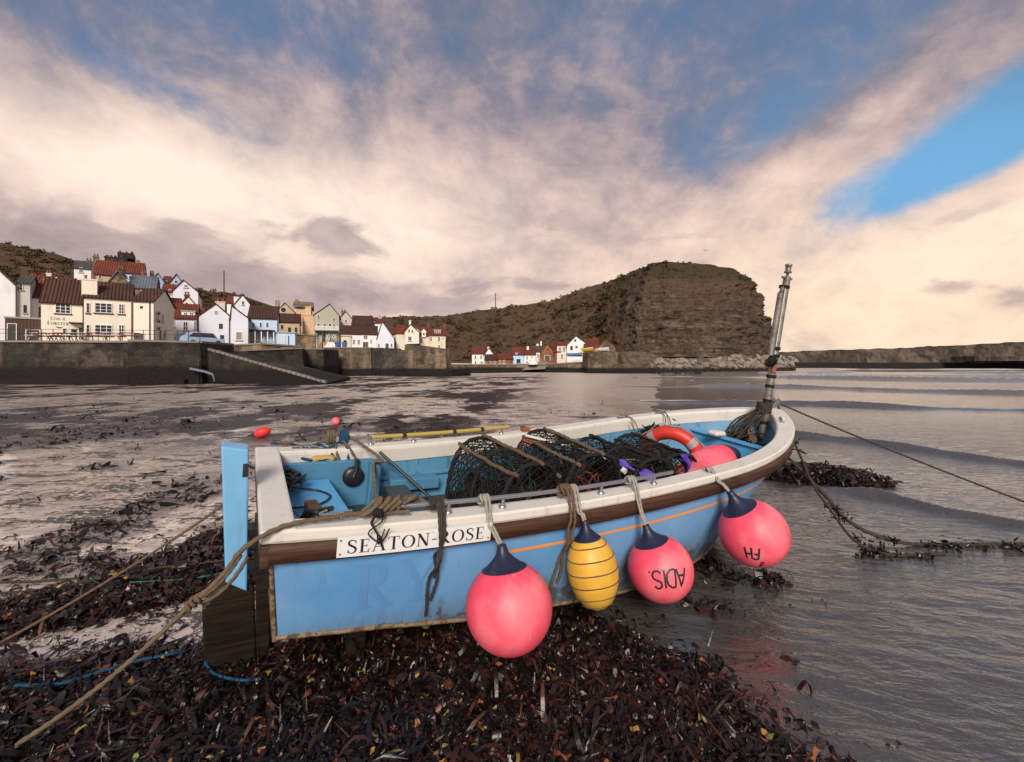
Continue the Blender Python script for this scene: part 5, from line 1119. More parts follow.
# plan curve of the gunwale : starboard stern round the bow to port stern
PLAN = [Vector((XX(t), -bt(t), sh(t))) for t in TS] + [Vector((XX(t), bt(t), sh(t))) for t in TS[-2::-1]]
def resample(P, n):
    d = [0]
    for a, b in zip(P, P[1:]): d.append(d[-1] + (b - a).length)
    out = []; j = 0
    for i in range(n + 1):
        s_ = d[-1] * i / n
        while j < len(d) - 2 and d[j + 1] < s_: j += 1
        out.append(P[j].lerp(P[j + 1], (s_ - d[j]) / max(d[j + 1] - d[j], 1e-9)))
    return out
PLAN = resample(PLAN, 150)
NRM = []
for i in range(len(PLAN)):
    d = PLAN[min(i + 1, len(PLAN) - 1)] - PLAN[max(i - 1, 0)]; NRM.append(Vector((d.y, -d.x, 0)).normalized())   # outward
def bandrows(sec, i0=0, i1=None):
    rows = []
    for i in range(i0, len(PLAN) if i1 is None else i1):
        bowk = max(0, 1 - abs(PLAN[i].x - BL) / 1.1) 
        rows.append([PLAN[i] + NRM[i] * ((o - bowk * .05) if o < -.05 else o) + Vector((0, 0, z)) for o, z in sec])
    return rows
m = MB(); r = bandrows([(.022, -.045), (.030, -.030), (.030, .010), (.018, .022), (-.112, .022), (-.126, .012), (-.130, -.01), (-.118, -.125), (-.095, -.125), (-.04, -.045)]); m.grid(r, 0, False, True); m.build('gunwale', 'cap_white', boat)
m = MB(); y0, y1 = -B0_ - .03, B0_ + .03
m.box((.0, y0 + .03, -.045), (.165, y1 - .03, .0255)); m.build('stern_capping', 'cap_white', boat, bevel=.012)
m = MB(); r = bandrows([(.002, -.040), (.040, -.055), (.044, -.075), (.040, -.145), (.0, -.160)]); m.grid(r, 0, True, True); m.build('rubbing_strake', 'strake_wood', boat)
m = MB(); r = bandrows([(.03, -.032), (.052, -.036), (.052, -.052), (.03, -.054)]); m.grid(r, 0, True, True); m.build('rubber_strip', 'black_rubber', boat) if False else None
m = MB(); m.box((.006, -B0_ - .012, -.165), (.05, B0_ + .012, -.047)); m.build('transom_strake', 'strake_wood', boat, bevel=.008)
# inner skin
m = MB(); FL = -.46
for side in (-1, 1):
    rows = []
    for t in TS:
        a = hp(t, .10, side, -.085); b_ = hp(t, .42, side, -.10); y = max(abs(a.y), .0)
        zf = min(FL + .25 * max(0, t - .6), a.z - .05); rows.append([Vector((a.x - .04 * (t > .9), side * max(bt(t) - .10, 0), sh(t) - .10)), Vector((b_.x, side * max(abs(b_.y) - .0, 0), (sh(t) - .10 + zf) / 2)), Vector((b_.x - .1 * t, side * max(abs(b_.y) - .10, 0), zf))])
    m.grid(rows, 0, True, flip=side > 0)
m.add([(.10, -.70, -.05), (.10, .70, -.05), (.135, .62, FL), (.135, -.62, FL)], [(0, 1, 2, 3)], 0); m.build('inner_skin', 'inner_blue', boat, fixn=False)
for side in (-1, 1):   # ribs
    for t in np.arange(.14, .84, .085):
        m = MB(); a = [hp(t, z, side, -.088) for z in (.13, .25, .38)]; m.tube(a + [Vector((a[-1].x, a[-1].y * .86, FL + .02))], .025, 5); m.build('rib', 'inner_blue', boat)
    m = MB(); m.tube([hp(t, .27, side, -.115) for t in np.linspace(.05, .84, 20)], [.028] * 20, 6); m.build('stringer', 'inner_blue', boat)
m = MB(); m.add([(.16, -.62, FL + .004), (2.6, -.74, FL + .004), (4.5, -.26, FL + .05), (4.5, .26, FL + .05), (2.6, .74, FL + .004), (.16, .62, FL + .004)], [(0, 1, 2, 3, 4, 5)]); m.build('floor', 'dark_floor', boat)
# stern locker, side locker, bulkhead, shelf
m = MB(); m.prism([(.150, .58), (.53, .57), (.60, -.66), (.150, -.66)], -.235, -.200, 'z'); m.prism([(.165, .56), (.50, .55), (.56, -.60), (.165, -.60)], FL + .006, -.237, 'z'); m.build('stern_seat', 'deck_blue', boat, bevel=.006)
m = MB(); m.box((.17, .585, FL + .008), (.90, .63, -.065)); m.box((.84, .50, FL + .008), (.93, .582, -.05)); m.box((.15, .63, -.115), (.90, .72, -.085)); m.build('side_locker', 'inner_blue', boat, bevel=.006)
m = MB(); m.lathe([(.0, 0), (.075, 0), (.085, .012), (.085, .03), (.05, .045), (.02, .05)], (.72, .585, -.19), Matrix.Rotation(R(90), 4, 'X'), 18); m.build('hand_pump', 'black_plastic', boat)
m = MB(); m.tube([(.74, .56, -.04), (.74, .55, -.14), (.72, .54, -.19)], .018, 6); m.build('pump_lever', 'black_plastic', boat)
m = MB(); m.tube([(.95, .66, -.02), (1.32, .35, -.34)], .014, 6); m.build('brace_bar', 'black_plastic', boat)
m = MB(); m.box((1.05, .58, -.36), (1.50, .78, -.26)); m.build('side_shelf', 'inner_blue', boat, bevel=.008)
m = MB(); m.box((.98, -.55, FL + .008), (1.18, .58, -.30)); m.build('engine_beam', 'dark_floor', boat, bevel=.01)
m = MB(); m.box((.40, .63, -.085), (.58, .70, -.03)); m.build('yellow_bottle', 'yellow_tube', boat, bevel=.02)
x0 = 4.86
m = MB(); m.prism([(-.26, -.30), (.26, -.30), (.54, .13), (-.54, .13)], x0, x0 + .04, 'x'); m.box((x0 - .03, -.54, .132), (x0 + .10, .54, .155)); m.build('bulkhead', 'deck_blue', boat, bevel=.005)
m = MB(); m.prism([(x0 + .05, -.46), (5.40, -.20), (5.40, .20), (x0 + .05, .46)], .02, .04, 'z'); m.build('foredeck', 'inner_blue', boat)
# orange line, ghost number, name plate
m = MB(); ts = np.linspace(.238, .985, 60); m.grid([[hp(t, .268 + .02 * max(0, t - .5) + dz, -1, .0025) for dz in (-.011, .011)] for t in ts]); m.build('orange_line', 'orange_paint', boat, fixn=False)
def on_side(polys, t0, zr0, scale, off, name, mt, n=1):
    m = MB(); x0_ = BL * t0
    for q in polys:
        for qq in (sub_quads(q, n) if n > 1 else [q]):
            m.add([hp((x0_ + x * scale) / BL, zr0 - y * scale, -1, off) for x, y in qq], [(0, 1, 2, 3)])
    return m.build(name, mt, boat, fixn=False)
on_side(text_polys('R')[0], .072, .52, .30, .0022, 'ghost_letter', 'lettering_ghost', 4); on_side(text_polys('Y')[0], .072 + .86 * .30 / BL, .52, .30, .0022, 'ghost_letter', 'lettering_ghost', 4)
# plate spans t .060 - .212
tA, tB = .0545, .2070; zT, zBt = .020, .130
def pp(f, zr, off): 
    t = tA + (tB - tA) * f; return Vector((XX(t), -bt(t) - off, sh(t) - zr))
m = MB(); rows = [[pp(f, zT, .049), pp(f, zBt, .049), pp(f, zBt, .058), pp(f, zT, .058)] for f in np.linspace(0, 1, 9)]
m.grid(rows, 0, False, True); m.add(rows[0], [(0, 1, 2, 3)]); m.add(rows[-1], [(0, 1, 2, 3)]); pl_ = m.build('name_plate', 'plate_white', boat)
tp, tw = text_polys('SEATON-ROSE'); Lp = BL * (tB - tA); chh = .074; sc = Lp * .905 / tw
m = MB()
for q in tp: m.add([pp(.055 + x * sc / Lp, zBt - .018 - y * chh, .0592) for x, y in q], [(0, 1, 2, 3)])
m.build('lettering', 'letter_black', pl_, fixn=False)
m = MB()
for f in (.018, .982):
    for zr in (zT + .018, zBt - .018): m.lathe([(.0, 0), (.006, 0), (.005, .003), (0, .004)], pp(f, zr, .0582), Matrix.Rotation(R(90), 4, 'X'), 8)
m.build('screws', 'rust', pl_)
# rails
def rail(name, t0, t1, side, posts, h=.068):
    top = lambda t: Vector((XX(t), side * (bt(t) - .045), sh(t) + .022 + h))
    m = MB(); m.tube([top(t) for t in np.linspace(t0, t1, 14)], .0140, 8); o = m.build(name, 'steel', boat)
    for t in posts:
        m = MB(); p = top(t); m.tube([p, p - Vector((0, 0, h + .005))], .011, 7); m.lathe([(.026, -h), (.026, -h + .012), (.014, -h + .02)], p, n=10); m.build('stanchion', 'steel', o)
    return top
topn = rail('hand_rail', .088, .488, -1, (.165, .228, .365, .455))
topf = rail('hand_rail', .105, .44, 1, (.15, .22, .39))
m = MB(); m.tube([topf(t) for t in np.linspace(.150, .405, 10)], .019, 8); m.build('yellow_sleeve', 'yellow_tube', boat)
m = MB()
for t in (.20, .29, .345): m.tube([topf(t), topf(t + .006)], .023, 8)
m.build('tape', 'black_plastic', boat)
m = MB(); m.box((BL * .438, .84, .03), (BL * .452, .93, .125)); m.build('rail_end', 'rust', boat, bevel=.008)
# cleats and bow fittings
def cleat(x, y, z, rz):
    m = MB(); M_ = Matrix.Translation((x, y, z)) @ Matrix.Rotation(rz, 4, 'Z'); m.box((-.10, -.022, 0), (.10, .022, .008), 0, M_)
    for s_ in (-1, 1): m.tube([M_ @ Vector((s_ * .03, 0, .006)), M_ @ Vector((s_ * .03, 0, .035))], .010, 6)
    m.tube([M_ @ Vector((-.085, 0, .046)), M_ @ Vector((-.04, 0, .036)), M_ @ Vector((.04, 0, .036)), M_ @ Vector((.085, 0, .046))], [.007, .011, .011, .007], 7); return m.build('cleat', 'steel', boat)
cleat(.36, -bt(.06) + .062, sh(.06) + .024, R(3)); cleat(.36, bt(.06) - .062, sh(.06) + .024, R(-3)); cleat(4.55, bt(.785) - .075, sh(.785) + .024, R(-22)); cleat(4.0, bt(.69) - .07, sh(.69) + .024, R(-12)); cleat(5.28, -bt(.91) + .13, sh(.91) + .024, R(40)); cleat(3.55, -bt(.612) + .06, sh(.612) + .024, R(4)) if False else None
m = MB()
for s_ in (-1, 1): m.prism([(5.50, .535), (5.78, .56), (5.80, .63), (5.73, .66), (5.66, .59), (5.50, .57)], s_ * .035 - .005, s_ * .035 + .005, 'y')
m.tube([(5.74, -.035, .615), (5.74, .035, .615)], .022, 10); m.build('bow_roller', 'galvanised', boat)
# mast
m = MB(); a, b_ = Vector((5.39, -.085, -.05)), Vector((5.44, -.10, 2.14)); m.tube([a.lerp(b_, f) for f in np.linspace(0, 1, 12)], [.044] * 6 + [.040] * 6, 10); mast = m.build('mast', 'galvanised', boat)
def mp(z): return a.lerp(b_, (z + .05) / 2.19)
m = MB(); p = mp(2.12); m.box((p.x - .10, p.y - .012, p.z - .01), (p.x + .10, p.y + .012, p.z + .012)); m.build('crossbar', 'galvanised', mast)
m = MB(); m.lathe([(.016, 0), (.016, .06), (.042, .065), (.042, .08), (.032, .085), (.032, .14), (.04, .143), (.04, .165), (.01, .175)], mp(2.12), n=14); m.build('mast_light', 'galvanised', mast)
m = MB(); q0, q1 = mp(1.18) + Vector((-.125, -.02, 0)), mp(1.93) + Vector((-.115, -.02, 0)); m.tube([q0, q1], .034, 8); m.tube([q1, q1 + Vector((.045, .01, .07)), mp(2.04) + Vector((-.03, 0, 0))], .024, 7); m.build('spar', 'galvanised', mast)
m = MB(); m.tube([mp(1.2) + Vector((-.055, -.03, 0)), mp(2.0) + Vector((-.05, -.03, 0))], .006, 5); m.build('halyard', 'cap_white', mast)
for z, wd in ((1.17, .05), (1.26, .048), (.92, .05), (.80, .045), (2.0, .04), (.62, .046), (.35, .046)):
    m = MB()
    for k in range(3): c = mp(z + k * .012); m.tube([c + Vector((wd * math.cos(x_) - (.05 if z in (1.26, 2.0) else 0) * (math.cos(x_) < 0), wd * math.sin(x_), 0)) for x_ in np.linspace(0, 6.2832, 16)], .008, 5)
    m.build('lashing', 'rope_black', mast)
m = MB(); m.tube([mp(.98) + Vector((-.03, -.03, 0)), mp(1.14) + Vector((-.035, -.03, 0))], .024, 7); m.build('rust_band', 'rust', mast)
m = MB(); rg = random.Random(4)
for k in range(9):
    c = mp(1.13) + Vector((-.085, -.02, -.02)); pts = [c + Vector((rg.gauss(0, .035), rg.gauss(0, .03), rg.gauss(0, .035))) for _ in range(7)]; m.tube(catmull(pts, 4), .012, 5)
m.build('rope_bundle', 'rope_black', mast)
# rudder
rud = MB(); rud.prism([(-.203, .30), (-.06, .275), (-.02, -.62), (-.138, -.54)], -.185, -.045, 'y'); rudo = rud.build('rudder', 'rudder_blue', boat, bevel=.012)
m = MB(); m.prism([(-.25, -.70), (-.13, -.53), (.012, -.60), (.024, -.66), (.064, -1.20), (-.094, -1.17), (-.17, -1.11), (-.225, -1.0)], -.155, -.075, 'y'); m.build('rudder_blade', 'wet_wood', rudo, bevel=.012)
m = MB(); m.prism([(-.004, -.16), (.07, -.16), (.108, -.65), (.137, -1.22), (.066, -1.20), (.026, -.64)], -.16, -.07, 'y'); m.build('stern_post', 'wet_wood', rudo, bevel=.008)
m = MB(); m.box((-.085, -.19, .11), (-.055, -.186, .19)); m.build('tiller_slot', 'black_plastic', rudo)
for z in (-.25, -.50):
    m = MB(); m.box((-.06, -.165, z - .018), (.06, -.06, z + .018)); m.build('pintle', 'wet_wood', rudo)
# ------------------------------------------------------------------ buoys
def buoy_mat(name, c, c2):
    def b(t):
        o = t.coord('Object'); n = t.noise(o, 5, 6, .7); s_ = t.noise(o, 24, 5, .75); x, y, z = t.sep(o)
        k = t.mix(n.step(.35, .7), c, c2); k = t.mix(s_.step(.60, .70) * .45, k, tuple(q * .6 for q in c2)); k = t.mix(t.noise(t.comb(x * 5, y * 5, z * 1.2), 1.5, 5).step(.58, .72) * .30, k, (.75, .45, .42))
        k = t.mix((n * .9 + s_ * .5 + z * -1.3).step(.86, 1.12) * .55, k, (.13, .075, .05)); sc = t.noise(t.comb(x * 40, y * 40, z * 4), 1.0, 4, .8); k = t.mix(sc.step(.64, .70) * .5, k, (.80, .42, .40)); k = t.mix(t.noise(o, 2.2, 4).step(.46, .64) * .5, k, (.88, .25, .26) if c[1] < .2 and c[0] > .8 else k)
        return {'Base Color': k, 'Roughness': .38 + n * .2, 'Normal': t.bump(s_, .05, .01)}
    return mat(name, rough=.45, spec=.45, build=b)
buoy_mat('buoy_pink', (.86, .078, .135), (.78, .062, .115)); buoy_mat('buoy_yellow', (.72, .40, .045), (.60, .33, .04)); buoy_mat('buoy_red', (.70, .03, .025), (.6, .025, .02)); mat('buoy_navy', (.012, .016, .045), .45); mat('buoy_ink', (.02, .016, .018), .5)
SANS = {'A': ([[(0, 0), (.3, 1), (.6, 0)], [(.12, .36), (.48, .36)]], .68), 'D': ([[(0, 0), (0, 1), (.25, .98), (.46, .8), (.52, .5), (.46, .2), (.25, .02), (0, 0)]], .62), 'I': ([[(0, 0), (0, 1)]], .18), 'S': ([[(.5, .82), (.38, .97), (.18, .98), (.04, .84), (.08, .62), (.28, .52), (.46, .4), (.5, .2), (.36, .03), (.16, .02), (0, .17)]], .62), 'F': ([[(0, 0), (0, 1), (.5, 1)], [(0, .53), (.38, .53)]], .60), 'H': ([[(0, 0), (0, 1)], [(.5, 0), (.5, 1)], [(0, .52), (.5, .52)]], .66), '8': ([[(.25, .53), (.06, .68), (.06, .88), (.25, 1), (.44, .88), (.44, .68), (.25, .53), (.02, .36), (.02, .14), (.25, 0), (.48, .14), (.48, .36), (.25, .53)]], .62), '1': ([[(0, .8), (.16, 1), (.16, 0)]], .34), '.': ([[(0, 0), (0, .09)]], .2)}
def buoy(label, loc, r, ztop, tilt, mt, group, neck=.12, squash=1.0, rope_pts=None, rope_mt='rope_grey', text=None, bands=None, cat='buoy', name='buoy'):
    """local z runs from the body to the neck ; the empty sits at the body centre"""
    q = Vector((0, 0, 1)).rotation_difference(Vector(tilt).normalized()); e = empty(name, label, cat, loc, q.to_euler(), group)
    H = r * squash; prof = []
    za = math.asin(min(.93, .93)); zend = .90
    for k in range(25):
        a = -math.pi / 2 + (math.pi / 2 + math.asin(zend)) * k / 24; prof.append((max(r * math.cos(a), .001), H * math.sin(a)))
    MB().lathe(prof, n=44).build('body', mt, e, fixn=True)
    a0 = math.asin(zend); nk = [(r * math.cos(a_) + .0035, H * math.sin(a_) + .001) for a_ in np.linspace(a0 - .10, a0, 4)]
    rr, zz = nk[-1]; nk += [(rr * .84, zz + neck * .16), (rr * .58, zz + neck * .45), (rr * .36, zz + neck * .80), (rr * .26, zz + neck * 1.15), (rr * .24, zz + neck * 1.4), (rr * .12, zz + neck * 1.46)]
    MB().lathe(nk, n=24).build('neck', 'buoy_navy', e)
    if bands:
        m = MB()
        for f in bands:
            z = H * f; rb = r * math.sqrt(1 - f * f); m.tube([(rb * math.cos(x_), rb * math.sin(x_), z + .004 * math.sin(3 * x_)) for x_ in np.linspace(0, 6.2832, 41)], .0045, 5)
        m.build('rings', 'rope_brown', e)
    iv = Matrix.Translation(loc) @ q.to_matrix().to_4x4(); iv.invert()
    if rope_pts:
        m = MB()
        for pts in rope_pts: rope_mb([iv @ Vector(p) for p in pts], .0085, 9, m, 8)
        m.build('lanyard', rope_mt, e)
    if text:
        for s_, (u0, v0), hpx, ang, lw in text:
            # the marking is placed by where it sits on the ball : directions in the ball's own frame
            c = iv @ Vector((0, 0, CAMH)); fw = c.normalized(); up = (iv.to_3x3() @ Vector((0, 0, 1))); up = (up - fw * up.dot(fw)).normalized(); rt = up.cross(fw); rt.normalize()
            m = MB(); x = 0; ca, sa = math.cos(ang), math.sin(ang); tot = sum(SANS[c_][1] for c_ in s_) - .12
            for c_ in s_:
                strokes, adv = SANS[c_]
                for st in strokes:
                    sp = []
                    for (p, q2) in zip(st, st[1:]):
                        for k in range(5): sp.append((p[0] + (q2[0] - p[0]) * k / 5, p[1] + (q2[1] - p[1]) * k / 5))
                    sp.append(st[-1])
                    for quad in strip(sp, lw):
                        vs = []
                        for (px, py) in quad:
                            X_, Y_ = (x + px - tot / 2) * hpx, (py - .5) * hpx
                            # curve of the line of writing, then upside down as on the ball
                            X2, Y2 = X_ * ca - Y_ * sa, X_ * sa + Y_ * ca
                            lon, lat = u0 + X2, v0 + Y2
                            d = rt * (math.sin(lon) * math.cos(lat)) + up * math.sin(lat) + fw * (math.cos(lon) * math.cos(lat))
                            # onto the ellipsoid
                            k = 1 / math.sqrt((d.x ** 2 + d.y ** 2) / r ** 2 + d.z ** 2 / H ** 2); vs.append(d * (k + .0015))
                        m.add(vs, [(0, 1, 2, 3)])
                x += adv
            m.build('painted_marking', 'buoy_ink', e, fixn=False)
    return e
GB = 'buoys hung along the side of the blue boat'
def railpt(t): return W(*topn(t))
def tip_dir(loc, r):
    bp_, H_, nk_ = r; d = (Vector(loc) - bp_).normalized(); return bp_ + d * (H_ * .90 + nk_ * 1.25)
def lany(t, loc, r, ztop, sway=0.0, rail_=True):
    """double lanyard : knot round the rail, down over the gunwale to the neck"""
    dv = Vector(tip_dir(loc, r)) ; top = topn(t) if rail_ else Vector((XX(t), -bt(t) + .05, sh(t) + .03)); nk = BINV @ dv ; out = []
    for dx in (-.012, .012):
        pts = [top + Vector((dx, .02, -.005)), top + Vector((dx, .0, .024)), top + Vector((dx, -.035, .012)), Vector((top.x + dx, -bt(t) - .055, sh(t) - .03)), Vector((top.x + dx * .8 + (nk.x - top.x) * .6, -bt(t) - .075, (sh(t) + nk.z) / 2)), nk + Vector((dx * .7, 0, 0))]
        out.append([BMX @ p for p in pts])
    for k in range(3):
        c = top + Vector((-.03 + k * .02, 0, 0)); out.append([BMX @ (c + Vector((.008 * math.sin(a_ * 2), .026 * math.cos(a_), .026 * math.sin(a_)))) for a_ in np.linspace(0, 6.5, 10)])
    return out
def place(lx, ly, lz): return tuple(W(lx, ly, lz))
bp = W(1.279, -1.135, -.445); nk = W(1.245, -1.03, -.10)
buoy('big pink buoy with a dark neck hanging nearest the stern of the boat, no writing', bp, .250, 0, nk - bp, 'buoy_pink', GB, .085, 1.0, lany(.2055, nk, (bp, .250, .085), 0))
bp = W(1.951, -1.07, -.385); nk = W(1.90, -1.00, -.08)
buoy('yellow oval buoy with brown string rings', bp, .168, 0, nk - bp, 'buoy_yellow', GB, .075, 1.48, lany(.320, nk, (bp, .168 * 1.48, .075), 0), bands=(.72, .42, .10, -.22, -.55, -.8))
bp = W(2.517, -1.15, -.43); nk = W(2.40, -1.03, -.07)
buoy('pink buoy with upside-down letters between the yellow buoy and the bow buoy', bp, .226, 0, nk - bp, 'buoy_pink', GB, .08, 1.0, lany(.412, nk, (bp, .226, .08), 0), text=[('ADIS.', (.25, -.27), .52, R(180 + 12), .12)])
bp = W(3.509, -1.21, -.28); nk = W(3.33, -1.06, .05)
buoy('pink buoy with dark neck hanging under the bow, nearest the water', bp, .262, 0, nk - bp, 'buoy_pink', GB, .10, 1.0, lany(.567, nk, (bp, .262, .10), 0, rail_=False), text=[('FH', (-.04, -.62), .38, R(180 + 4), .17), ('8', (.42, -1.02), .30, R(190), .17)])
bp = W(4.02, -.38, -.01); nk = W(4.52, -.36, .10)
buoy('long pink buoy with a navy end lying inside the bow of the boat', bp, .185, 0, nk - bp, 'buoy_pink', None, .05, 2.5, None, cat='buoy')
for e_ in [o for o in COL.objects if o.get('label', '').startswith('long pink')]:
    for c in list(e_.children):
        if c.name.startswith('neck'): bpy.data.objects.remove(c)
    r_, H_ = .185, .4625; MB().lathe([(r_ * math.sqrt(1 - f * f) + .004, H_ * f) for f in (.55, .62, .70, .78, .86)] + [(.085, H_ * .93), (.05, H_ * .99), (.03, H_ * 1.08)], n=30).build('neck', 'buoy_navy', e_)
# small buoys out on the sand
x, y = gp(262, 439); buoy('small red buoy lying on the weed left of the boat', (x, y, float(gz(np.array(x), np.array(y))) + .13), .13, 0, (-1, -.25, -.25), 'buoy_red', None, .10, 1.5)
x, y = gp(336, 426.5); buoy('small round pink buoy on the sand beyond the stern rail', (x, y, float(gz(np.array(x), np.array(y))) + .12), .125, 0, (.6, .2, .1), 'buoy_pink', None, .06, 1.0)
# ------------------------------------------------------------------ lobster pots
def net(m, P, nu, nv, r, mi, diag=True, jit=.006):
    """diamond net over a patch P(u,v)"""
    rg = random.Random(int(nu * 31 + nv)); J = lambda: Vector((rg.gauss(0, jit), rg.gauss(0, jit), rg.gauss(0, jit)))
    for k in range(-nv, nu + 1):
        for sg in (1, -1):
            pts = []
            for j in range(nv + 1):
                i = k + (j if sg > 0 else nv - j)
                if 0 <= i <= nu: pts.append(P(i / nu, j / nv) + J())
            if len(pts) > 1: m.tube(pts, r, 3, mi, cap=False)
def lobster_pot(label, x, y, z, rz, tints, ln=.80, wd=.56, ht=.50, seed=1, tiltx=0.0):
    M_ = BMX @ Matrix.Translation((x, y, z)) @ Matrix.Rotation(rz, 4, 'Z') @ Matrix.Rotation(tiltx, 4, 'X')
    e = empty('lobster_pot', label, 'lobster pot', M_.translation, M_.to_euler(), 'lobster pots stowed in the blue boat'); rg = random.Random(seed)
    def arc(u, yy, k=1.0):   # u 0..1 round the hoop, in the x z plane
        a_ = math.pi * u; c, s_ = math.cos(a_), math.sin(a_); return Vector((-wd / 2 * k * abs(c) ** .75 * (1 if c > 0 else -1), yy, ht * k * abs(s_) ** .72))
    MB().box((-wd / 2, -ln / 2, 0), (-wd / 2 + .045, ln / 2, .04)).box((wd / 2 - .045, -ln / 2, 0), (wd / 2, ln / 2, .04)).box((-wd / 2, -ln / 2, .041), (wd / 2, -ln / 2 + .045, .07)).box((-wd / 2, ln / 2 - .045, .041), (wd / 2, ln / 2, .07)).build('base_frame', 'wet_wood', e)
    for yy in (-ln / 2 + .02, 0, ln / 2 - .02):
        m = MB(); rope_mb([arc(u, yy) for u in np.linspace(0, 1, 25)], .017, 8, m); m.build('hoop', 'rope_black', e)
    for u, mt in ((.30, tints[0]), (.52, tints[1]), (.74, tints[2])):
        m = MB(); rope_mb([arc(u, yy) + Vector((rg.gauss(0, .006), 0, rg.gauss(0, .006) + .012)) for yy in np.linspace(-ln / 2 - .02, ln / 2 + .02, 9)], .0165, 9, m); m.build('spar', mt, e)
    m = MB(); net(m, lambda u, v: arc(u, -ln / 2 + ln * v, .985), 22, 16, .0046, 0)
    for sy in (-1, 1): net(m, lambda u, v: Vector((arc(u, 0).x * 1, sy * (ln / 2 - .02), arc(u, 0).z * v)), 14, 8, .0046, 0)
    m.build('netting', 'rope_black', e, fixn=False)
    for mt, n, rad in ((tints[3], 5, .0062), (tints[4], 4, .0062), ('rope_black', 9, .008), (tints[5], 4, .0075)):
        m = MB()
        for k in range(n):
            c = Vector((rg.uniform(-wd * .3, wd * .3), rg.uniform(-ln * .4, ln * .4), rg.uniform(.10, ht * .8))); pts = [c]
            for j in range(9): pts.append(pts[-1] + Vector((rg.gauss(0, .09), rg.gauss(0, .10), rg.gauss(0, .08)))); pts[-1].x = max(-wd * .42, min(wd * .42, pts[-1].x)); pts[-1].z = max(.04, min(ht * .86, pts[-1].z)); pts[-1].y = max(-ln * .46, min(ln * .46, pts[-1].y))
            m.tube(catmull(pts, 4), rad, 5)
        m.build('tangled_line', mt, e, fixn=False)
    # the funnel of twine inside and dark bait cloth
    m = MB(); m.grid([[Vector((-wd / 2 + .02 + f * .2, .0 + (.16 - .09 * f) * math.cos(a_), .22 + (.15 - .08 * f) * math.sin(a_))) for a_ in np.linspace(0, 6.2832, 12)] for f in (0, .5, 1)]); m.build('funnel', 'rope_black', e, fixn=False)
    return e
PZ = -.40
lobster_pot('lobster pot nearest the stern, brown and green ropes over black netting', 1.82, -.02, PZ, R(4), ('rope_brown', 'rope_brown', 'rope_tan', 'rope_green', 'rope_brown', 'rope_green'), .86, .60, .55, 1)
lobster_pot('lobster pot second from the stern, pale rope along its top', 2.50, .03, PZ + .02, R(-3), ('rope_tan', 'rope_tan', 'rope_black', 'rope_red', 'rope_blue', 'rope_brown'), .92, .62, .57, 2)
lobster_pot('dark lobster pot between the white pipe and the purple cloth', 3.08, -.06, PZ + .02, R(5), ('rope_black', 'rope_black', 'rope_black', 'rope_grey', 'rope_green', 'rope_blue'), .84, .60, .51, 3)
lobster_pot('lobster pot nearest the bow with orange flecks, against the life ring', 3.60, -.02, PZ + .02, R(-8), ('rope_black', 'rope_black', 'rope_black', 'rope_red', 'rope_red', 'rope_green'), .82, .56, .52, 4)
# life ring
mat('ring_orange', rough=.45, build=lambda t: {'Base Color': t.mix(t.noise(t.coord('Object'), 9, 6, .7).step(.4, .7), (.60, .040, .022), (.44, .03, .018))}); mat('ring_band', (.30, .29, .29), .35)
M_ = BMX @ Matrix.Translation((3.96, .04, -.02)) @ Matrix.Rotation(R(28), 4, 'Z') @ Matrix.Rotation(R(72), 4, 'Y')
e = empty('life_ring', 'orange life ring with grey bands standing behind the front lobster pot', 'life ring', M_.translation, M_.to_euler())
def torus(R0, r0, a0, a1, n=44, k=14, cap=True): return MB().tube([(R0 * math.cos(a_), R0 * math.sin(a_), 0) for a_ in np.linspace(a0, a1, n)], r0, k, cap=cap)
torus(.275, .072, 0, 6.2832, 56, 18, False).build('ring', 'ring_orange', e)
for q in range(4): torus(.275, .0725, q * 1.571 + .65, q * 1.571 + .90, 6, 18).build('reflective_band', 'ring_band', e)
m = MB(); rope_mb([((.352 + .03 * math.sin(a_ * 4 - 3.1) ** 2) * math.cos(a_), (.352 + .03 * math.sin(a_ * 4 - 3.1) ** 2) * math.sin(a_), 0) for a_ in np.linspace(0, 6.2832, 60)], .006, 7, m); m.build('grab_line', 'rope_grey', e)
# purple cloth strips, white pipe, planks
mat('purple_cloth', rough=.6, build=lambda t: {'Base Color': t.mix(t.noise(t.coord('Object'), 12, 4), (.07, .03, .30), (.13, .07, .45))})
def cloth(label, c, L, wd, rz, seed, up):
    rg = random.Random(seed); M_ = BMX @ Matrix.Translation(c) @ Matrix.Rotation(rz, 4, 'Z') @ Matrix.Rotation(up, 4, 'Y'); e = MB(); rows = []
    for i in range(15):
        f = i / 14 - .5; w_ = wd * (.75 + .35 * math.sin(i * .9 + seed)); a_ = .9 * math.sin(i * .55 + seed); rows.append([M_ @ Vector((f * L, s_ * w_ * math.cos(a_ * .7), .03 * math.sin(f * 5 + s_ * 2) + s_ * w_ * math.sin(a_) + .03 * (1 - s_ * s_))) for s_ in (-1, -.5, 0, .5, 1)])
    e.grid(rows); rows2 = [[p + Vector((0, .006, .006)) for p in r_] for r_ in rows]; e.grid(rows2)
    return e.build('cloth_strip', 'purple_cloth', label=label, cat='cloth', fixn=False)
cloth('purple cloth strip lying over the dark lobster pot', (2.93, -.44, .02), .34, .045, R(-35), 1, R(20)); cloth('purple cloth strip hanging in front of the life ring', (3.56, -.46, .03), .28, .05, R(20), 3, R(62))
p0, p1 = W(2.66, .18, .14), W(2.80, -.44, .03); MB().tube([p0, p0.lerp(p1, .5), p1], .026, 10).build('pipe', 'cap_white', label='white plastic pipe lying across the lobster pots', cat='pipe')
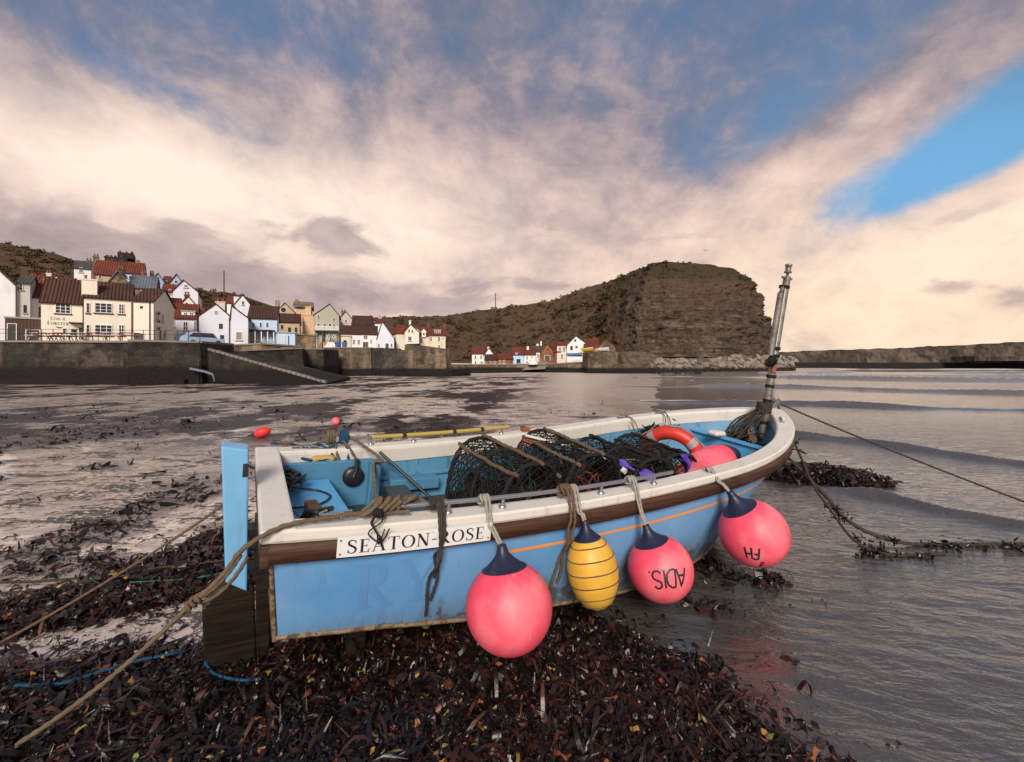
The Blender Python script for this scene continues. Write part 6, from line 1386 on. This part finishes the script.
p0, p1 = W(2.28, .40, .155), W(2.50, -.02, .150); MB().tube([p0, p1], .016, 4).build('batten', 'cap_white', label='flat white batten on the second lobster pot', cat='batten')
m = MB(); m.box((1.35, -.74, -.12), (2.05, -.60, -.10)); m.v = [BMX @ Vector(p) for p in m.v]; m.build('board', 'cap_white', label='pale grey board tucked under the near rail', cat='board')
# cable tangle, wood block and lead in the stern
m = MB(); rg = random.Random(11)
for k in range(7):
    c = Vector((.22, .38, -.17)); pts = [c + Vector((.07 * math.cos(a_ + k) + rg.gauss(0, .02), .14 * math.sin(a_ + k) + rg.gauss(0, .03), .02 + .09 * rg.random())) for a_ in np.linspace(0, 6.5, 9)]; m.tube([BMX @ p for p in catmull(pts, 4)], .009, 6)
pts = [(.22, .30, -.15), (.40, .30, -.185), (.48, .16, -.188), (.38, .02, -.188), (.22, .0, -.185), (.14, .06, -.188)]; m.tube([BMX @ Vector(p) for p in catmull(pts, 8)], .008, 6)
m.build('cable_tangle', 'black_plastic', label='black cables tangled on the blue stern seat', cat='cable')
M_ = BMX @ Matrix.Translation((.33, -.40, -.198)) @ Matrix.Rotation(R(8), 4, 'Z'); m = MB(); m.box((-.035, -.02, 0), (.035, .22, .13), 0, M_); m.build('wood_block', 'strake_wood', bevel=.006, label='dark wooden block on the stern seat near the cleat', cat='block')
for pts, nm in (([(.24, -.28, -.18), (.26, -.40, -.05), (.30, -.52, -.02), (.32, -.40, -.06), (.36, -.60, .03)], 'black'),): MB().tube([BMX @ Vector(p) for p in catmull(pts, 8)], .016, 8).build('rubber_strap', 'black_rubber', label='black rubber strap looped beside the wooden block', cat='strap')
m = MB(); m.tube([BMX @ Vector(p) for p in catmull([(.16, .05, -.17), (.20, -.20, -.12), (.30, -.52, -.12), (.38, -.66, .03)], 6)], .006, 5); m.tube([BMX @ Vector(p) for p in catmull([(.29, -.44, -.19), (.30, -.5, -.05), (.33, -.62, .03)], 6)], .006, 5); m.build('cord', 'rope_grey', label='thin pale cord running from the stern corner to the near cleat', cat='cord')
# black net heaped in the bow and rope bundle at the mast foot
m = MB(); rg = random.Random(21)
for k in range(60):
    c = Vector((5.32 + rg.gauss(0, .08), .12 + rg.gauss(0, .16), .08 + rg.random() * .10)); pts = [c]
    for j in range(6): pts.append(pts[-1] + Vector((rg.gauss(0, .05), rg.gauss(0, .07), rg.gauss(0, .025))))
    m.tube([BMX @ p for p in catmull(pts, 3)], .0065, 4)
m.build('net_heap', 'rope_black', label='black net heaped in the bow around the mast foot', cat='net', fixn=False)
m = MB(); rg = random.Random(22)
for k in range(40):
    c = Vector((4.2 + rg.random() * .65, .70 - rg.random() * .10, -.02 + .15 * rg.random() + .06)); pts = [c]
    for j in range(5): pts.append(pts[-1] + Vector((rg.gauss(0, .06), rg.gauss(0, .03), rg.gauss(0, .025))))
    m.tube([BMX @ p for p in catmull(pts, 3)], .008, 4)
m.build('net_heap', 'rope_black', label='dark net stuffed along the far side under the gunwale', cat='net', fixn=False)
m = MB(); rg = random.Random(5)
for k in range(7):
    t0 = mp(.52 + rg.gauss(0, .03)) + Vector((-.07 - .02 * rg.random(), .03 * rg.gauss(0, 1), 0)); bot = Vector((5.10 - .16 * rg.random(), .05 + rg.gauss(0, .12), .10 + .12 * rg.random())); mid = (t0 + bot) / 2 + Vector((rg.gauss(0, .04), rg.gauss(0, .05), -.03))
    rope_mb([BMX @ p for p in (t0 + Vector((.07, .05, .03)), t0 + Vector((.02, -.045, .05)), t0, mid, bot, bot + Vector((.08, .06, -.05)), mid + Vector((.05, .06, .02)), t0 + Vector((.05, .04, -.03)))], .0085, 8, m, 6)
for k in range(8): c = mp(.50 + k * .014) + Vector((-.045, 0, 0)); rope_mb([BMX @ (c + Vector((.085 * math.cos(a_), .075 * math.sin(a_), .01 * math.sin(3 * a_ + k)))) for a_ in np.linspace(0, 6.4, 14)], .0095, 8, m, 3)
m.build('rope_coil', 'rope_dark', label='dark rope coil hitched round the foot of the mast', cat='rope')
m = MB(); M_ = BMX @ Matrix.Translation((5.02, -.18, .17)) @ Matrix.Rotation(R(28), 4, 'Z')
for k in range(5): rope_mb([M_ @ Vector((-.13 + .28 * f, .012 * k - .03 + .02 * math.sin(f * 6 + k), .02 * k + .025 * math.sin(f * 9 + k * 2))) for f in np.linspace(0, 1, 12)], .011, 8, m)
m.build('rope_bundle', 'rope_brown', label='short brown rope bundle at the end of the inside buoy', cat='rope')
m = MB(); M_ = BMX @ Matrix.Translation((4.78, .10, .165)); m.box((-.09, -.07, 0), (.10, .07, .06), 0, M_); m.build('foam_block', 'cap_white', bevel=.03, label='cream foam block behind the inside buoy', cat='block')
# ------------------------------------------------------------------ ropes
def rope(label, pts, r, mt, n=8, cat='rope', name='rope', more=()):
    m = MB(); rope_mb(pts, r, 10, m, n)
    for q in more: rope_mb(q, r, 10, m, n)
    return m.build(name, mt, label=label, cat=cat, fixn=False)
gl = lambda u, v, z=0.0, dz=.0: Vector((*gp(u, v, z), z + dz))
def sag(a, b, s_, n=14): return [a.lerp(b, f) - Vector((0, 0, s_ * 4 * f * (1 - f))) for f in np.linspace(0, 1, n)]
c0 = W(.36, -.765, .05); cA = W(.10, -.80, .045); cB = W(-.07, -.855, -.02); E1 = Vector((-2.75, 1.80, .03)); K1 = W(-.22, -.36, -.62)
far_ = Vector((-2.36, 2.10, .05)); kn = cB.lerp(far_, .20) + Vector((0, 0, -.05))
main_pts = [W(.75, -.80, .045), W(.52, -.76, .05), c0, cA, cB] + sag(cB, kn, .02, 5)[1:] + sag(kn, far_, .05, 12)[1:] + [E1, Vector((-3.4, 1.3, .05))]
rope('thick tan mooring rope from the near stern cleat down to the bottom left', main_pts, .0115, 'rope_tan', 3)
m = MB()
for k, (f, rr) in enumerate(((0.0, .016), (.025, .020), (.05, .017))):
    c = kn.lerp(far_, f - .02) + Vector((0, 0, -.005)); rope_mb([c + Vector((rr * .5 * math.sin(2 * a_), rr * math.cos(a_), rr * math.sin(a_))) for a_ in np.linspace(0, 6.8, 12)], .009, 9, m, 2)
rope_mb(sag(cB + Vector((.01, .02, -.05)), kn + Vector((.0, .01, -.02)), .05, 8), .009, 9, m, 2); rope_mb(sag(cB + Vector((-.01, .0, -.03)), kn + Vector((.02, .0, .01)), .03, 8), .008, 9, m, 2)
m.build('rope_knot', 'rope_brown', label='knotted splice in the tan mooring rope beside the rudder', cat='knot', fixn=False)
rope('thin brown mooring rope running from behind the rudder to the left edge', sag(W(-.08, .55, -.25), Vector((-3.35, 2.72, .03)), .05) + [Vector((-4.6, 2.35, .04))], .009, 'rope_brown', 2)
def ground_rope(label, uv, r, mt, name='rope'):
    pts = []
    for u, v in uv: x, y = gp(u, v); pts.append(Vector((x, y, max(float(gz(np.array(x), np.array(y))), SEA) + .012 + (.05 if weed_mask(np.array(x), np.array(y)) > .5 else 0))))
    rope(label, pts, r, mt, 6, name=name)
ground_rope('dark thin rope lying across the sand at the left edge', ((-60, 588), (30, 586), (90, 580), (160, 577), (225, 570)), .010, 'rope_dark')
ground_rope('second dark rope on the sand below the thin one', ((-50, 600), (20, 596), (70, 589), (130, 584)), .008, 'rope_dark')
ground_rope('blue rope half buried in weed near the rudder', ((15, 696), (60, 690), (100, 675), (140, 662), (170, 656), (195, 642), (207, 628)), .009, 'rope_blue')
ground_rope('blue rope tail under the rudder blade', ((205, 664), (215, 676), (240, 682), (262, 681)), .008, 'rope_blue')
ground_rope('pale green thin rope beside the rudder', ((130, 592), (170, 590), (205, 586), (232, 580)), .005, 'rope_green')
bow = W(5.76, 0, .60)
rope('thin dark bow line stretching right over the water', sag(bow, Vector((6.55, 4.62, -.03)), .05), .0105, 'rope_dark', 2)
s1 = W(5.62, -.12, .10); rope('thick dark weedy rope from the bow stem into the water', [s1, wp(822, 492, 5.1), wp(845, 518, 4.9), wp(872, 534, 4.8), wp(905, 543, 4.75), Vector((*gp(940, 545.5, SEA), SEA + .01)), Vector((*gp(1040, 545, SEA), SEA + .01))], .019, 'rope_dark')
rope('thin dark rope hanging from the bow to the weed-hung end', [bow, wp(800, 455, 5.4), wp(812, 483, 5.1), wp(832, 512, 4.85), wp(850, 536, 4.65), wp(868, 549, 4.55), wp(890, 555, 4.5), Vector((*gp(908, 556.5, SEA), SEA + .01)), Vector((*gp(945, 554.5, SEA), SEA + .01))], .013, 'rope_dark')
# weed caught on those ropes
def caught():
    xs = []
    for (u, v, Y) in ((830, 505, 5), (838, 513, 4.95), (842, 519, 4.9), (868, 549, 4.55), (872, 556, 4.5), (876, 548, 4.6), (880, 552, 4.5), (865, 556, 4.5), (928, 545, 4.7), (945, 545, 4.68), (960, 545, 4.65), (985, 545.5, 4.65), (1010, 545.5, 4.65), (1022, 545, 4.65), (900, 556, 4.5), (925, 556, 4.45), (858, 538, 4.65), (888, 541, 4.75)):
        p = wp(u, v, Y)
        for k in range(16): xs.append((p.x + random.gauss(0, .045), p.y + random.gauss(0, .04), max(p.z + random.gauss(-.01, .03), SEA)))
    a_ = np.array(xs); scatter('caught_weed', a_[:, 0], a_[:, 1], a_[:, 2], RNG.uniform(.03, .075, len(a_)), RNG.uniform(0, .7, len(a_)), 'seaweed', lift=.9)
caught()
# ropes hanging over the near side
def hang(t, dz, dx=0.0, o=.03, n=6):
    top = topn(t) if .088 < t < .488 else Vector((XX(t), -bt(t) + .03, sh(t) + .03))
    return [BMX @ p for p in [top + Vector((dx, .02, 0)), top + Vector((dx, .0, .024)), top + Vector((dx, -.05, .01)), Vector((top.x + dx, -bt(t) - .062 - o * .3, sh(t) - .05))] + [Vector((top.x + dx + .012 * math.sin(k * 1.3 + dx * 90), hp(t, .05 + dz * k / n, -1, .03).y if k > 2 else -bt(t) - .062, sh(t) - .05 - dz * k / n)) for k in range(1, n + 1)]]
def loops(t, k, r=.030):
    out = []
    for i in range(k): c = topn(t) + Vector((-.03 + .018 * i, 0, 0)); out.append([BMX @ (c + Vector((.012 * math.sin(a_ * 2 + i), r * math.cos(a_), r * math.sin(a_)))) for a_ in np.linspace(0, 6.6, 11)])
    return out
rope('pair of dark mossy rope tails hanging over the name plate', hang(.150, .57, 0), .0085, 'rope_dark', 5, more=[hang(.150, .46, .03), hang(.150, .30, .012)] + loops(.150, 4))
rope('long tan rope tail hanging left of the yellow buoy', hang(.310, .60, -.02), .0095, 'rope_brown', 5, more=[hang(.310, .52, .012)] + loops(.308, 4, .034))
# knot of tan rope at the start of the rail, running back to the cleat
kc = topn(.095); kp = []
m = MB()
for i in range(5): rope_mb([BMX @ (kc + Vector((-.05 + .05 * i + .05 * math.sin(a_ + i), .03 * math.cos(a_ * 1.0 + i), .008 + .042 * math.sin(a_ + i * .8)))) for a_ in np.linspace(0, 6.0, 12)], .0135, 9, m, 3)
rope_mb([BMX @ p for p in (kc + Vector((-.10, 0, -.03)), Vector((.62, -.79, .045)), Vector((.50, -.77, .05)), Vector((.40, -.765, .06)))], .0135, 9, m, 6)
rope_mb([BMX @ p for p in (kc + Vector((.10, 0, .01)), kc + Vector((.2, .03, .03)), kc + Vector((.30, .01, -.02)), kc + Vector((.4, .0, .0)))], .0135, 9, m, 6)
m.build('rope_knot', 'rope_tan', label='big tan rope knot on the near rail end above the name plate', cat='knot', fixn=False)
m = MB(); c = kc + Vector((-.02, -.035, -.015))
for i in range(3): m.tube([BMX @ p for p in catmull([c, c + Vector((random.gauss(0, .05), -.05, -.03)), c + Vector((random.gauss(-.02, .04), -.085, -.07)), c + Vector((random.gauss(0, .04), -.095, -.115 - .01 * i)) , c + Vector((random.gauss(0, .02), -.085, -.06))], 5)], .0042, 5)
m.tube([BMX @ (c + Vector((.02 * math.cos(a_ * 3), .02 * math.sin(a_ * 2), .02 * math.sin(a_ * 5)))) for a_ in np.linspace(0, 6.28, 30)], .011, 6); m.build('twine', 'rope_black', label='black twine tied under the tan knot, dangling over the plate', cat='twine', fixn=False)
# blue and tan ropes at the far rail end
f0 = topf(.108)
m = MB()
for i in range(4): rope_mb([BMX @ (f0 + Vector((-.02 + .015 * i, .045 * math.cos(a_), .012 + .05 * math.sin(a_)))) for a_ in np.linspace(0, 6.6, 12)], .011, 9, m, 2)
rope_mb([BMX @ p for p in (f0, f0 + Vector((.02, -.06, -.06)), f0 + Vector((.05, -.08, -.25)), f0 + Vector((.08, -.10, -.45)), f0 + Vector((.10, -.12, -.60)))], .012, 9, m, 6)
rope_mb([BMX @ p for p in (f0, f0 + Vector((-.12, -.06, -.06)), f0 + Vector((-.28, -.03, -.085)), f0 + Vector((-.34, -.10, -.12)), f0 + Vector((-.22, -.14, -.14)), f0 + Vector((-.10, -.12, -.12)), f0 + Vector((-.2, .02, -.05)), f0 + Vector((-.55, .03, -.03)))], .011, 9, m, 6)
m.build('rope_knot', 'rope_blue', label='blue rope knotted round the far rail and hanging into the stern', cat='rope', fixn=False)
m = MB()
for i in range(3): rope_mb([BMX @ (f0 + Vector((-.09 - .02 * i, .045 * math.cos(a_), .015 + .055 * math.sin(a_)))) for a_ in np.linspace(0, 6.6, 12)], .012, 9, m, 2)
rope_mb([BMX @ p for p in (f0 + Vector((-.08, 0, 0)), f0 + Vector((-.06, -.10, -.12)), f0 + Vector((-.03, -.14, -.28)), f0 + Vector((.06, -.16, -.33)), f0 + Vector((.12, -.12, -.24)), f0 + Vector((.06, -.08, -.10)), f0 + Vector((-.02, -.04, .0)))], .011, 9, m, 7)
rope_mb([BMX @ p for p in (f0 + Vector((.02, 0, .03)), f0 + Vector((.12, -.12, -.02)), f0 + Vector((.25, -.36, -.10)), Vector((.86, .48, -.06)), Vector((.84, .30, -.20)), Vector((.76, -.20, -.30)), Vector((.66, -.60, -.12)), Vector((.64, -.72, .04)))], .0115, 9, m, 8)
rope_mb([BMX @ p for p in (f0 + Vector((-.1, 0, -.02)), f0 + Vector((-.3, .02, -.03)), f0 + Vector((-.56, .035, -.03)))], .0115, 9, m, 6)
m.build('rope', 'rope_tan', label='tan rope looped at the far rail and slung across the stern to the near side', cat='rope', fixn=False)
# blue lashing on the stern life ring
rope('thin tan lashing round the far forward cleat above the life ring', [W(4.0, bt(.69) - .07, sh(.69) + .05), W(4.05, .74, sh(.69) + .02), W(4.08, .58, .05), W(4.12, .42, .12), W(4.08, .60, .0), W(3.98, .72, sh(.69))], .006, 'rope_tan', 6)
rope('tan lashing tails hanging from the foremost far cleat', [W(4.55, bt(.785) - .075, sh(.785) + .05), W(4.55, .62, sh(.785) - .02), W(4.60, .60, .06), W(4.52, .58, -.05)], .006, 'rope_tan', 6, more=[[W(4.5, bt(.785) - .07, sh(.785) + .05), W(4.48, .62, sh(.785) - .02), W(4.46, .61, .04)]])
